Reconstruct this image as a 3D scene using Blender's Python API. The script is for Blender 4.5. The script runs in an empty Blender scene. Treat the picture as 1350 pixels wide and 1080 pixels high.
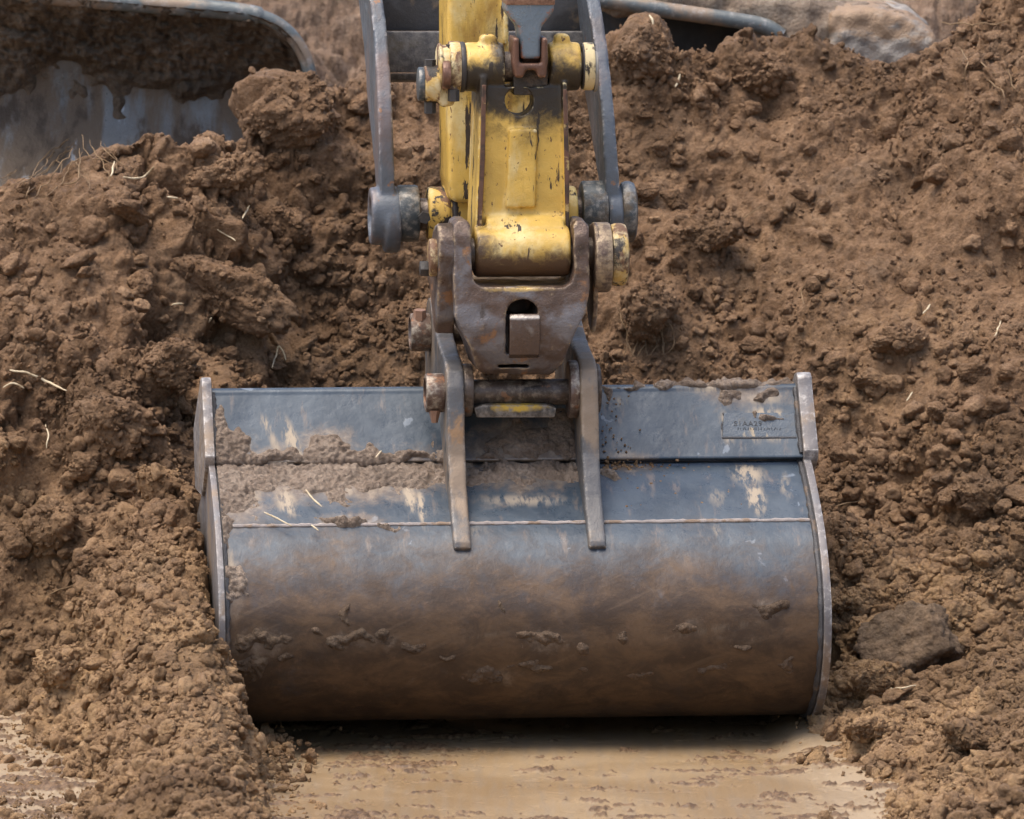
import bpy, bmesh, math, random
import numpy as np
from mathutils import Vector, Matrix, Euler
random.seed(7); rng = np.random.default_rng(11)
SC = bpy.context.scene; COL = SC.collection
# ------------------------------------------------------------------ camera, sky, sun, exposure
D = 12.0; PITCH = math.radians(7.0); ZT = 0.5; FPX = 10000.0
CAMP = np.array([0, -D*math.cos(PITCH), ZT + D*math.sin(PITCH)])
FWD = np.array([0, math.cos(PITCH), -math.sin(PITCH)]); UP = np.array([0, math.sin(PITCH), math.cos(PITCH)]); RT = np.array([1., 0, 0])
cd = bpy.data.cameras.new('camera'); cam = bpy.data.objects.new('camera', cd); COL.objects.link(cam)
cam.location = CAMP; cam.rotation_euler = (math.pi/2 - PITCH, 0, 0)
cd.sensor_width = 36; cd.lens = FPX/1350*36; cd.clip_end = 400; cd.clip_start = 0.5
cd.dof.use_dof = True; cd.dof.focus_distance = 11.95; cd.dof.aperture_fstop = 13
SC.camera = cam
SC.view_settings.view_transform = 'Standard'; SC.view_settings.look = 'None'
SC.view_settings.exposure = 1.1; SC.view_settings.gamma = 1
SUN_EL, SUN_AZ = math.radians(72), math.radians(-110)     # azimuth from +Y, clockwise seen from above
W = bpy.data.worlds.new('World'); SC.world = W; W.use_nodes = True
wn = W.node_tree; sky = wn.nodes.new('ShaderNodeTexSky'); sky.sky_type = 'NISHITA'; sky.sun_disc = False
sky.sun_elevation = SUN_EL; sky.sun_rotation = SUN_AZ; sky.dust_density = 4.0; sky.air_density = 1.0; sky.ozone_density = 1.0
wn.nodes['Background'].inputs[1].default_value = 0.13
wn.links.new(sky.outputs[0], wn.nodes['Background'].inputs[0])
sl = bpy.data.lights.new('sun', 'SUN'); sl.energy = 1.5; sl.angle = math.radians(50); sl.color = (1, .92, .80)
so = bpy.data.objects.new('sun', sl); COL.objects.link(so)
sdir = Vector((math.sin(SUN_AZ)*math.cos(SUN_EL), math.cos(SUN_AZ)*math.cos(SUN_EL), math.sin(SUN_EL)))
so.rotation_euler = sdir.to_track_quat('Z', 'Y').to_euler(); so.location = (0, -3, 6)

# ------------------------------------------------------------------ pixel <-> place helpers
PSI, ROLL = math.radians(6.0), math.radians(0.2)
MM = np.array(Matrix.Rotation(PSI, 3, 'Z') @ Matrix.Rotation(ROLL, 3, 'Y'))
def ray(px, py): return FWD + RT*(px-675)/FPX - UP*(py-540)/FPX
def l(px, py, yl):                      # pixel + depth in the machine's own frame -> machine-local point
    co = MM.T @ CAMP; d = MM.T @ ray(px, py); return co + d*((yl-co[1])/d[1])
def lz(py, yl, px=685): return l(px, py, yl)[2]
def lx(px, yl, py=540): return l(px, py, yl)[0]
def wpt(px, py, wy):                    # pixel + world depth -> world point
    d = ray(px, py); return CAMP + d*((wy-CAMP[1])/d[1])
def proj(P):                            # world points -> pixels
    w = np.asarray(P) - CAMP; z = w @ FWD
    return 675 + FPX*(w @ RT)/z, 540 - FPX*(w @ UP)/z, z
def projl(P): return proj(np.asarray(P) @ MM.T)

# ------------------------------------------------------------------ numpy noise
_perm = np.random.default_rng(3).permutation(256); _perm = np.concatenate([_perm, _perm, _perm])
_g = np.random.default_rng(4).normal(size=(256, 3)); _g = (_g/np.linalg.norm(_g, axis=1)[:, None]).astype(np.float32)
def perlin(P, f, off=0.0):
    P = np.asarray(P, np.float32)*f + off; i = np.floor(P).astype(np.int64); r = P - i; i &= 255
    u = r*r*r*(r*(r*6-15)+10); out = []
    for dx in (0, 1):
        for dy in (0, 1):
            for dz in (0, 1):
                h = _perm[_perm[_perm[(i[:, 0]+dx) & 255] + ((i[:, 1]+dy) & 255)] + ((i[:, 2]+dz) & 255)]
                g = _g[h]
                out.append(g[:, 0]*(r[:, 0]-dx) + g[:, 1]*(r[:, 1]-dy) + g[:, 2]*(r[:, 2]-dz))
    a = [out[k] + u[:, 2]*(out[k+1]-out[k]) for k in (0, 2, 4, 6)]
    b = [a[k] + u[:, 1]*(a[k+1]-a[k]) for k in (0, 2)]
    return (b[0] + u[:, 0]*(b[1]-b[0]))*1.6
def fbm(P, f, o=4, off=0.0):
    s = 0; a = 1.0
    for k in range(o): s = s + a*perlin(P, f*2**k, off+17.3*k); a *= .5
    return s
def sstep(a, b, x): t = np.clip((x-a)/(b-a), 0, 1); return t*t*(3-2*t)
def worley(P, f, off=0.0):              # rounded lump field: 1 at lump centre, 0 at the creases; also a value per lump
    P = np.asarray(P, np.float32)*f + off; i = np.floor(P).astype(np.int64); best = np.full(len(P), 9, np.float32); sec = best.copy(); idv = np.zeros(len(P), np.float32)
    for dx in (-1, 0, 1):
        for dy in (-1, 0, 1):
            for dz in (-1, 0, 1):
                c = i + np.array([dx, dy, dz]); h = _perm[_perm[_perm[c[:, 0] & 255] + (c[:, 1] & 255)] + (c[:, 2] & 255)]
                q = c + .5 + _g[h]*.45 - P; d2 = (q*q).sum(1)
                m = d2 < best; sec = np.where(m, best, np.minimum(sec, d2)); idv = np.where(m, h/255., idv); best = np.where(m, d2, best)
    return np.sqrt(sec) - np.sqrt(best), idv

# ------------------------------------------------------------------ materials
class NT:
    def __init__(s, name):
        s.m = bpy.data.materials.new(name); s.m.use_nodes = True; s.t = s.m.node_tree; s.b = s.t.nodes['Principled BSDF']
        s.obj = s.n('ShaderNodeTexCoord').outputs['Object']; s.geo = s.n('ShaderNodeNewGeometry'); s.pos = s.geo.outputs['Position']
    def n(s, t): return s.t.nodes.new(t)
    def put(s, sock, v):
        if hasattr(v, 'is_output'): s.t.links.new(v, sock)
        elif isinstance(v, (tuple, list)) and len(v) == 3 and sock.type == 'RGBA': sock.default_value = (*v, 1)
        else: sock.default_value = v
    def math(s, op, a, b=0.0, c=0.0, clamp=False):
        n = s.n('ShaderNodeMath'); n.operation = op; n.use_clamp = clamp
        for k, v in enumerate((a, b, c)): s.put(n.inputs[k], v)
        return n.outputs[0]
    def mapv(s, v, scale=(1, 1, 1), loc=(0, 0, 0), rot=(0, 0, 0)):
        n = s.n('ShaderNodeMapping'); s.put(n.inputs[0], v); n.inputs[1].default_value = loc; n.inputs[2].default_value = rot; n.inputs[3].default_value = scale; return n.outputs[0]
    def noise(s, v, scale, detail=6, rough=.6, dist=0.0, color=False):
        n = s.n('ShaderNodeTexNoise'); s.put(n.inputs['Vector'], v); n.inputs['Scale'].default_value = scale; n.inputs['Detail'].default_value = detail
        n.inputs['Roughness'].default_value = rough; n.inputs['Distortion'].default_value = dist; return n.outputs[1 if color else 0]
    def voro(s, v, scale, feat='F1'):
        n = s.n('ShaderNodeTexVoronoi'); n.feature = feat; s.put(n.inputs['Vector'], v); n.inputs['Scale'].default_value = scale; return n.outputs[0]
    def ramp(s, v, a, b, lo=0.0, hi=1.0):
        n = s.n('ShaderNodeMapRange'); n.interpolation_type = 'SMOOTHSTEP'; s.put(n.inputs[0], v)
        for k, x in zip((1, 2, 3, 4), (a, b, lo, hi)): n.inputs[k].default_value = x
        return n.outputs[0]
    def mix(s, f, a, b):
        n = s.n('ShaderNodeMix'); n.data_type = 'RGBA'; s.put(n.inputs[0], f); s.put(n.inputs[6], a); s.put(n.inputs[7], b); return n.outputs[2]
    def attr(s, name):
        n = s.n('ShaderNodeAttribute'); n.attribute_name = name; return n.outputs['Fac']
    def bump(s, h, dist, strength=1.0, normal=None):
        n = s.n('ShaderNodeBump'); n.inputs['Strength'].default_value = strength; n.inputs['Distance'].default_value = dist; s.put(n.inputs['Height'], h)
        if normal is not None: s.put(n.inputs['Normal'], normal)
        return n.outputs[0]
    def sep(s, v):
        n = s.n('ShaderNodeSeparateXYZ'); s.put(n.inputs[0], v); return n.outputs
    def out(s, color, rough, normal=None, metal=0.0, spec=.5):
        s.put(s.b.inputs['Base Color'], color); s.put(s.b.inputs['Roughness'], rough); s.put(s.b.inputs['Metallic'], metal); s.put(s.b.inputs['Specular IOR Level'], spec)
        if normal is not None: s.put(s.b.inputs['Normal'], normal)
        return s.m

def soil_material(name='soil', dark=(.118, .066, .032), mid=(.240, .139, .075), light=(.385, .242, .138), tan=(.45, .280, .138), shift=0.0):
    t = NT(name); p = t.pos
    n1 = t.noise(p, 3.2, 5, .6); n2 = t.noise(p, 22, 8, .68, .3); n3 = t.noise(p, 130, 6, .7)
    z = t.sep(p)[2]; y = t.sep(p)[1]
    low = t.math('ADD', t.math('MULTIPLY', z, -.75), t.math('MULTIPLY', n1, 1.2))
    rnd = t.n('ShaderNodeObjectInfo').outputs['Random']
    f = t.math('ADD', t.math('MULTIPLY', n2, .75), t.math('MULTIPLY', n3, .45)); f = t.math('ADD', f, t.math('MULTIPLY', rnd, .14))
    c = t.mix(t.ramp(f, .42+shift, .74+shift), dark, mid)
    c = t.mix(t.ramp(f, .62+shift, .92+shift), c, light)
    c = t.mix(t.math('MULTIPLY', t.ramp(low, .15, .75), t.ramp(f, .45, .80)), c, tan)
    c = t.mix(t.math('MULTIPLY', t.ramp(t.noise(p, 7.5, 4, .6, .6), .54, .68), .45), c, tuple(a*.5+b*.5 for a, b in zip(mid, (.16, .125, .09))))
    damp = t.ramp(t.noise(p, 2.1, 4, .65, .8), .50, .62); c = t.mix(t.math('MULTIPLY', damp, .55), c, dark)
    dry = t.ramp(t.noise(t.mapv(p, (1, 1, 1), (7, 3, 1)), 4.3, 6, .7, .5), .56, .66); c = t.mix(t.math('MULTIPLY', dry, .40), c, light)
    b1 = t.math('ADD', t.math('MULTIPLY', t.noise(p, 75, 7, .7), 1.0), t.math('MULTIPLY', t.voro(p, 150), -.35))
    nm = t.bump(b1, .014, .9); nm = t.bump(t.noise(p, 420, 5, .7), .0030, .9, nm)
    r = t.ramp(t.noise(p, 60, 5, .6), .35, .65, .55, .95)
    return t.out(c, r, nm, spec=.28)
SOIL = soil_material()
SOIL_CLOD = soil_material('soil_clod', dark=(.125, .070, .034), mid=(.255, .149, .081), light=(.42, .266, .154), tan=(.48, .302, .152))
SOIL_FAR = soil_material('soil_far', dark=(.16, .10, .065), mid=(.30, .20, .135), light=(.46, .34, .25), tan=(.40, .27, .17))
SOIL_GREY = soil_material('soil_grey', dark=(.105, .067, .040), mid=(.18, .118, .072), light=(.30, .205, .132), tan=(.33, .225, .14))
MUD = soil_material('mud_paste', dark=(.17, .122, .088), mid=(.29, .218, .165), light=(.44, .35, .275), tan=(.38, .29, .22), shift=-.03)
MUD_DARK = soil_material('mud_dark', dark=(.085, .062, .042), mid=(.165, .122, .085), light=(.26, .20, .145), tan=(.19, .14, .10))
MUD_PALE = soil_material('mud_pale', dark=(.17, .12, .085), mid=(.29, .215, .155), light=(.44, .36, .28), tan=(.38, .28, .20), shift=-.05)

def ground_material():
    t = NT('scraped_clay'); p = t.pos
    rag = t.math('ADD', t.attr('torn'), t.math('MULTIPLY', t.math('SUBTRACT', t.noise(p, 90, 6, .7), .5), .7))
    n = t.noise(t.mapv(p, (1.0, 1.0, 1)), 2.4, 5, .6, .4); st = t.noise(t.mapv(p, (60, 5, 1), rot=(0, 0, .16)), 1.0, 4, .6)
    fine = t.noise(t.mapv(p, (1, .5, 1)), 140, 6, .7)
    c = t.mix(t.ramp(n, .36, .64), (.220, .142, .070), (.265, .183, .098))
    c = t.mix(t.math('MULTIPLY', t.ramp(st, .42, .66), .35), c, (.20, .158, .115))
    x = t.sep(p)[0]
    pale = t.math('MULTIPLY', t.ramp(t.math('ADD', t.math('ABSOLUTE', t.math('SUBTRACT', x, .03)), t.math('MULTIPLY', n, .25)), .42, .66), .75)
    c = t.mix(pale, c, (.345, .262, .172))
    c = t.mix(t.math('MULTIPLY', t.ramp(fine, .5, .75), .25), c, (.18, .12, .072))
    c = t.mix(t.ramp(rag, .15, .75), c, t.mix(t.ramp(fine, .35, .65), (.075, .043, .022), (.19, .115, .060)))
    nm = t.bump(t.math('ADD', t.math('MULTIPLY', st, .4), fine), .0015, .6)
    return t.out(c, t.ramp(n, .35, .65, .42, .68), nm, spec=.4)
GROUND = ground_material()

def worn(name, base, patches=(), edge=None, rough=.45, rvar=.15, bump=.0012, metal=0.0, spots=(), bscale=90, spec=.5, lo=.535, hi=.60):
    """patches: (colour, scale, threshold, softness, stretch vector, roughness); spots: (centre, scale3, colour, radius, softness)"""
    t = NT(name); o = t.obj
    v = t.noise(o, 14, 5, .6)
    c = t.mix(t.ramp(v, .3, .7), tuple(x*.86 for x in base), tuple(min(1, x*1.12) for x in base)); r = t.ramp(t.noise(o, 30, 5, .65), .3, .7, rough-rvar, rough+rvar)
    for col, sc, th, sf, stv, rr in patches:
        m = t.ramp(t.noise(t.mapv(o, stv), sc, 8, .62, .25), th, th+sf); c = t.mix(m, c, col)
        n = t.n('ShaderNodeMix'); t.put(n.inputs[0], m); t.put(n.inputs[2], r); t.put(n.inputs[3], rr); r = n.outputs[0]
    for cen, s3, col, rad, sf in spots:
        q = t.mapv(o, s3, tuple(-a*b for a, b in zip(cen, s3))); n = t.n('ShaderNodeVectorMath'); n.operation = 'LENGTH'; t.put(n.inputs[0], q)
        dd = t.math('ADD', n.outputs['Value'], t.math('MULTIPLY', t.math('SUBTRACT', t.noise(o, 38, 8, .7, .4), .5), 1.6))
        m = t.ramp(dd, rad+sf, rad-sf); c = t.mix(m, c, col)
    if edge:
        pt = t.math('ADD', t.geo.outputs['Pointiness'], t.math('MULTIPLY', t.math('SUBTRACT', t.noise(o, 70, 6, .7), .5), .22))
        m = t.ramp(pt, lo, hi); c = t.mix(m, c, edge); c = t.mix(t.math('MULTIPLY', t.ramp(pt, .475, .42), .75), c, (.03, .022, .016))
    h = t.math('ADD', t.noise(o, bscale, 7, .65), t.math('MULTIPLY', t.noise(o, bscale*4, 4, .6), .3))
    return t.out(c, r, t.bump(h, bump, .8), metal, spec)

OneS = (1, 1, 1)
gx, gz = l(700, 118, .03)[0], l(700, 118, .03)[2]; bz = lz(362, -.05); bz2 = lz(330, -.05)
YELLOW = worn('yellow_paint', (.60, .385, .082), [((.68, .54, .25), 9, .52, .14, (1, 1, .5), .5), ((.33, .18, .035), 15, .55, .16, (1, 1, .35), .5), ((.045, .030, .018), 24, .60, .02, (1.6, 1, .25), .6), ((.16, .085, .03), 110, .62, .03, (1, 1, .6), .6)],
              edge=(.70, .58, .33), rough=.42, spots=[((gx, .03, gz), (11, 4, 14), (.022, .015, .009), .85, .42), ((lx(622, .03), .0, lz(112, .03)), (16, 4, 26), (.028, .02, .012), 1.0, .38), ((lx(760, .03), .0, lz(114, .03)), (16, 4, 26), (.028, .02, .012), .95, .38), ((lx(664, .03), .0, lz(96, .03)), (46, 4, 13), (.028, .02, .012), 1.0, .4), ((lx(630, .03), .0, lz(335, .03)), (26, 4, 14), (.06, .035, .02), .6, .4), ((gx, .03, bz-.004), (3.4, 3, 26), (.085, .045, .022), 1.0, .40)])
YELLOW_OLD = worn('yellow_paint_worn', (.52, .345, .105), [((.62, .50, .27), 12, .53, .08, OneS, .5), ((.15, .075, .037), 15, .505, .03, (1, 1, .6), .6), ((.022, .016, .012), 20, .555, .04, (1, 1, .5), .55)],
                  edge=(.62, .5, .28), rough=.45, bump=.002)
YELLOW_BOSS = worn('yellow_boss_paint', (.56, .36, .08), [((.64, .50, .22), 12, .53, .08, OneS, .5), ((.15, .075, .037), 22, .53, .03, (1, 1, .6), .6), ((.022, .016, .012), 26, .58, .04, OneS, .55)], rough=.45)
CAST = worn('brown_cast_steel', (.105, .068, .050), [((.17, .155, .155), 9, .50, .12, OneS, .36), ((.24, .12, .055), 22, .60, .08, OneS, .6), ((.045, .028, .018), 13, .58, .10, (1, 1, .6), .5), ((.42, .27, .09), 48, .70, .03, (1, 1, 1), .5)],
            edge=(.36, .27, .17), rough=.42, bump=.0022, metal=.25, lo=.515, hi=.58, spots=[((lx(690, -.07), -.075, lz(382, -.07)), (9, 5, 150), (.46, .31, .11), .42, .30)])
GREASY = worn('greasy_dark_steel', (.075, .052, .038), [((.12, .10, .09), 12, .52, .12, OneS, .4), ((.025, .018, .013), 16, .56, .08, OneS, .4), ((.2, .10, .05), 30, .64, .05, OneS, .6)], edge=(.24, .19, .14), rough=.40, metal=.3)
PINMAT = worn('rusty_pin_steel', (.12, .075, .055), [((.20, .19, .19), 14, .54, .10, OneS, .4), ((.25, .11, .05), 26, .58, .06, OneS, .65), ((.33, .24, .16), 9, .60, .10, OneS, .7)], edge=(.42, .36, .28), rough=.45, metal=.3)
THUMB = worn('blue_grey_plate_steel', (.105, .120, .142), [((.165, .130, .125), 7, .50, .14, (1, 1, .35), .45), ((.10, .095, .10), 12, .55, .10, (1, 1, .4), .5), ((.27, .15, .09), 40, .64, .05, OneS, .65)], edge=(.40, .37, .36), rough=.45, metal=.25)
THUMB_D = worn('dull_cross_plate', (.085, .082, .088), [((.13, .11, .085), 8, .54, .12, OneS, .6), ((.05, .045, .04), 11, .55, .1, OneS, .6)], rough=.55, edge=(.2, .19, .18))
COLLAR = worn('dark_collar_steel', (.060, .072, .080), [((.14, .15, .155), 14, .54, .1, (2, 1, 1), .4), ((.11, .085, .06), 12, .55, .1, OneS, .6)], edge=(.30, .28, .25), rough=.42, metal=.3)
EARM = worn('scuffed_ear_steel', (.105, .102, .102), [((.23, .17, .118), 9, .455, .12, (1, 1, .5), .55), ((.28, .17, .09), 16, .60, .08, (1, 1, .5), .6), ((.07, .065, .06), 14, .58, .08, OneS, .5)], edge=(.34, .29, .24), rough=.46, metal=.2)
EDGES = worn('bare_side_plate', (.17, .155, .152), [((.24, .18, .13), 12, .48, .12, (1, 1, .5), .6), ((.17, .165, .17), 9, .55, .12, OneS, .5)], edge=(.5, .47, .44), rough=.5, metal=.2)
RODM = worn('cylinder_rod_end', (.16, .20, .235), [((.30, .12, .075), 13, .56, .05, (1.6, 1, .5), .5), ((.33, .30, .28), 22, .62, .04, (4, 1, .4), .4)], edge=(.30, .12, .06), rough=.35, metal=.3, lo=.52, hi=.57)
CLEVIS = worn('rust_clevis', (.13, .062, .038), [((.06, .032, .02), 18, .54, .1, OneS, .5), ((.23, .13, .085), 24, .60, .08, OneS, .5)], edge=(.30, .17, .11), rough=.45, metal=.2)
BOLT = worn('dark_bolt', (.05, .045, .042), [((.075, .055, .045), 40, .55, .1, OneS, .5)], rough=.55, metal=.2)
WELD = worn('worn_bright_weld', (.34, .29, .26), [((.24, .165, .11), 22, .50, .1, OneS, .6)], rough=.45)
WELD_D = worn('dark_weld_groove', (.050, .048, .05), [((.14, .10, .07), 25, .57, .1, OneS, .6)], rough=.5, bump=.003)
RAIL = worn('grey_rail_steel', (.12, .135, .135), [((.24, .18, .13), 8, .50, .10, OneS, .6), ((.07, .075, .08), 6, .54, .12, OneS, .4), ((.25, .14, .08), 22, .63, .06, OneS, .6)], rough=.42, edge=(.36, .34, .32), metal=.2)
BLADEF = worn('polished_blade_steel', (.16, .165, .165), [((.135, .10, .07), 5, .44, .12, (2.2, 1, .5), .6), ((.42, .46, .50), 7, .60, .08, (2.6, 1, .4), .3), ((.07, .05, .035), 9, .55, .1, (1.5, 1, .6), .6)], rough=.36, metal=.35, bump=.003)
ROOT = worn('dry_root', (.22, .14, .07), [((.11, .065, .032), 60, .5, .15, OneS, .8)], rough=.75)
STRAW = worn('pale_straw', (.58, .48, .32), [((.34, .23, .12), 60, .52, .15, OneS, .8)], rough=.7)

def bucket_material():
    t = NT('bucket_paint'); o = t.obj
    film = t.attr('film'); sm = t.attr('smear')
    n1 = t.noise(t.mapv(o, (1, 1, .45)), 11, 7, .62, .3); n2 = t.noise(o, 60, 6, .7); n3 = t.noise(t.mapv(o, (1, 1, 1.6), rot=(0, .35, 0)), 13, 9, .72, .4)
    c = t.mix(t.ramp(n1, .34, .66), (.032, .048, .068), (.064, .084, .106))
    c = t.mix(t.math('MULTIPLY', t.ramp(t.noise(o, 17, 5, .55, .8), .66, .69), .45), c, (.27, .31, .36))
    c = t.mix(t.math('MULTIPLY', t.ramp(t.noise(t.mapv(o, (3, 1, .5)), 18, 7, .65), .56, .72), .55), c, (.20, .155, .125))
    c = t.mix(t.math('MULTIPLY', t.ramp(n2, .62, .72), .4), c, (.03, .03, .03))
    ff = t.math('ADD', film, t.math('MULTIPLY', t.math('SUBTRACT', t.noise(o, 26, 9, .75, .5), .5), 1.15))
    fm = t.ramp(ff, .12, .92)
    fc = t.mix(t.ramp(n3, .38, .66), (.060, .035, .019), (.130, .076, .038))
    fc = t.mix(t.math('MULTIPLY', t.ramp(n2, .55, .72), .5), fc, (.17, .095, .052)); fc = t.mix(t.math('MULTIPLY', t.ramp(n1, .54, .72), .4), fc, (.050, .044, .042))
    c = t.mix(t.math('MULTIPLY', fm, .93), c, fc)
    scr = t.noise(t.mapv(t.mapv(o, rot=(0, .42, 0)), (5, 1, 90)), 1.0, 4, .6, .3); scr2 = t.noise(t.mapv(t.mapv(o, rot=(0, -.22, 0)), (4, 1, 70), (3, 0, 5)), 1.0, 5, .65, .3)
    c = t.mix(t.math('MULTIPLY', t.ramp(scr, .60, .72), t.math('MULTIPLY', fm, .40)), c, (.15, .10, .062))
    c = t.mix(t.math('MULTIPLY', t.ramp(scr2, .58, .72), t.math('MULTIPLY', fm, .35)), c, (.035, .027, .022))
    wash = t.math('ADD', t.attr('wash'), t.math('MULTIPLY', t.math('SUBTRACT', t.noise(o, 34, 9, .75, .4), .5), 1.3)); c = t.mix(t.math('MULTIPLY', t.ramp(wash, .30, .85), .8), c, t.mix(t.ramp(n2, .4, .65), (.17, .125, .09), (.29, .225, .165)))
    sm2 = t.math('MULTIPLY', sm, t.ramp(t.noise(t.mapv(o, (3.2, 1, .6), rot=(0, .25, 0)), 30, 7, .7), .32, .58))
    c = t.mix(t.ramp(sm2, .12, .75), c, (.34, .275, .20))
    rr = t.ramp(t.noise(o, 40, 6, .7), .3, .7, .24, .42)
    n = t.n('ShaderNodeMix'); t.put(n.inputs[0], t.math('MAXIMUM', t.math('MULTIPLY', fm, .9), t.ramp(sm2, .1, .5))); t.put(n.inputs[2], rr); t.put(n.inputs[3], .56)
    h = t.math('ADD', t.math('MULTIPLY', t.noise(o, 7, 4, .5), 1.5), t.math('MULTIPLY', n2, .25)); h = t.math('ADD', h, t.math('MULTIPLY', t.math('MULTIPLY', fm, t.noise(o, 110, 6, .7)), .35))
    return t.out(c, n.outputs[0], t.bump(h, .0028, .8), .1, t.ramp(fm, 0, 1, .45, .36))
BUCKET = bucket_material()

# ------------------------------------------------------------------ mesh helpers
def link(name, me, mat=None, parent=None):
    o = bpy.data.objects.new(name, me); COL.objects.link(o)
    if mat is not None and me is not None and not me.materials: me.materials.append(mat)
    if parent: o.parent = parent
    return o
def tag(o, label=None, cat=None, group=None, kind=None):
    for k, v in (('label', label), ('category', cat), ('group', group), ('kind', kind)):
        if v: o[k] = v
    return o
def smooth(bm, ang=38):
    a = math.radians(ang)
    for f in bm.faces: f.smooth = True
    for e in bm.edges:
        if len(e.link_faces) != 2 or e.calc_face_angle(0) > a: e.smooth = False
def tomesh(bm, name, ang=38):
    bmesh.ops.recalc_face_normals(bm, faces=bm.faces[:]); smooth(bm, ang); me = bpy.data.meshes.new(name); bm.to_mesh(me); bm.free(); return me
def bev(bm, w, seg=2):
    es = [e for e in bm.edges if len(e.link_faces) == 2 and e.calc_face_angle(0) > math.radians(35)]
    if w > 0: bmesh.ops.bevel(bm, geom=es, offset=w, segments=seg, affect='EDGES', profile=.6, clamp_overlap=True)
def prism(pts, vec, w=.002, seg=2):
    bm = bmesh.new(); vs = [bm.verts.new(p) for p in pts]; f = bm.faces.new(vs)
    r = bmesh.ops.extrude_face_region(bm, geom=[f]); bmesh.ops.translate(bm, verts=[v for v in r['geom'] if isinstance(v, bmesh.types.BMVert)], vec=vec)
    bmesh.ops.recalc_face_normals(bm, faces=bm.faces[:]); bev(bm, w, seg); return bm
def prism_x(yz, x0, x1, w=.002, seg=2): return prism([(x0, y, z) for y, z in yz], (x1-x0, 0, 0), w, seg)
def prism_y(xz, y0, y1, w=.002, seg=2): return prism([(x, y0, z) for x, z in xz], (0, y1-y0, 0), w, seg)
def ppoly(pix, y0, y1, w=.002, seg=2):
    return prism_y([(l(a, b, y0)[0], l(a, b, y0)[2]) for a, b in pix], y0, y1, w, seg)
def lathe(prof, y, z, n=40):            # prof: (x, r) along the machine's x axis
    bm = bmesh.new(); rings = []
    for x, r in prof: rings.append([bm.verts.new((x, y+r*math.cos(2*math.pi*k/n), z+r*math.sin(2*math.pi*k/n))) for k in range(n)])
    for a, b in zip(rings, rings[1:]):
        for k in range(n): bm.faces.new((a[k], a[(k+1) % n], b[(k+1) % n], b[k]))
    bm.faces.new(rings[0]); bm.faces.new(rings[-1]); return bm
def cyl(x0, x1, y, z, r, c=.003, n=40, hole=0.0):
    p = [(x0, r-c), (x0+c*.3, r-c*.3), (x0+c, r), (x1-c, r), (x1-c*.3, r-c*.3), (x1, r-c)]
    if hole: p = [(x0+.008, hole*.98), (x0, hole)] + p
    return lathe(p, y, z, n)
def join(*bms):
    out = bmesh.new()
    for b in bms:
        me = bpy.data.meshes.new('t'); b.to_mesh(me); out.from_mesh(me); bpy.data.meshes.remove(me); b.free()
    return out
def tube(pts, rad, n=8, close=True):
    bm = bmesh.new(); pts = [Vector(p) for p in pts]; rings = []
    for i, p in enumerate(pts):
        t = (pts[min(i+1, len(pts)-1)] - pts[max(i-1, 0)]).normalized(); a = t.orthogonal().normalized() if i == 0 else (prev - t*prev.dot(t)).normalized(); prev = a; b = t.cross(a)
        r = rad[i] if hasattr(rad, '__len__') else rad
        rings.append([bm.verts.new(p + a*r*math.cos(2*math.pi*k/n) + b*r*math.sin(2*math.pi*k/n)) for k in range(n)])
    for a, b in zip(rings, rings[1:]):
        for k in range(n): bm.faces.new((a[k], a[(k+1) % n], b[(k+1) % n], b[k]))
    bm.faces.new(rings[0]); bm.faces.new(rings[-1]); return bm
def spline(pts, n=12):
    P = np.array(pts, float); out = []
    for i in range(len(P)-1):
        a, b, c, d = P[max(i-1, 0)], P[i], P[i+1], P[min(i+2, len(P)-1)]
        for k in range(n):
            t = k/n; out.append(.5*((2*b) + (-a+c)*t + (2*a-5*b+4*c-d)*t*t + (-a+3*b-3*c+d)*t**3))
    out.append(P[-1]); return np.array(out)
def solid(bm, name, cuts=(), inter=(), voxel=.0026, sm=3, it_amp=0.0):   # boolean + voxel remesh: worn, rounded cast edges
    me = tomesh(bm, name); o = bpy.data.objects.new(name, me); COL.objects.link(o); tmp = []
    for op, lst in (('INTERSECT', inter), ('DIFFERENCE', cuts)):
        for c in lst:
            q = bpy.data.objects.new('cutter', tomesh(c, 'cutter')); COL.objects.link(q); tmp.append(q)
            m = o.modifiers.new('b', 'BOOLEAN'); m.object = q; m.operation = op; m.solver = 'EXACT'; m.use_self = True
    m = o.modifiers.new('r', 'REMESH'); m.mode = 'VOXEL'; m.voxel_size = voxel; m.use_smooth_shade = True
    m = o.modifiers.new('s', 'SMOOTH'); m.iterations = sm; m.factor = .5
    dg = bpy.context.evaluated_depsgraph_get(); dg.update(); res = bpy.data.meshes.new_from_object(o.evaluated_get(dg))
    for q in tmp+[o]: bpy.data.objects.remove(q, do_unlink=True)
    res.name = name; res.materials.clear()
    for p in res.polygons: p.use_smooth = True
    if it_amp:
        V = np.empty(len(res.vertices)*3, np.float32); res.vertices.foreach_get('co', V); P = V.reshape(-1, 3); Nn = np.empty_like(V); res.vertices.foreach_get('normal', Nn)
        P += Nn.reshape(-1, 3)*(it_amp*perlin(P, 45))[:, None]; res.vertices.foreach_set('co', P.ravel()); res.update()
    return res
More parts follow.
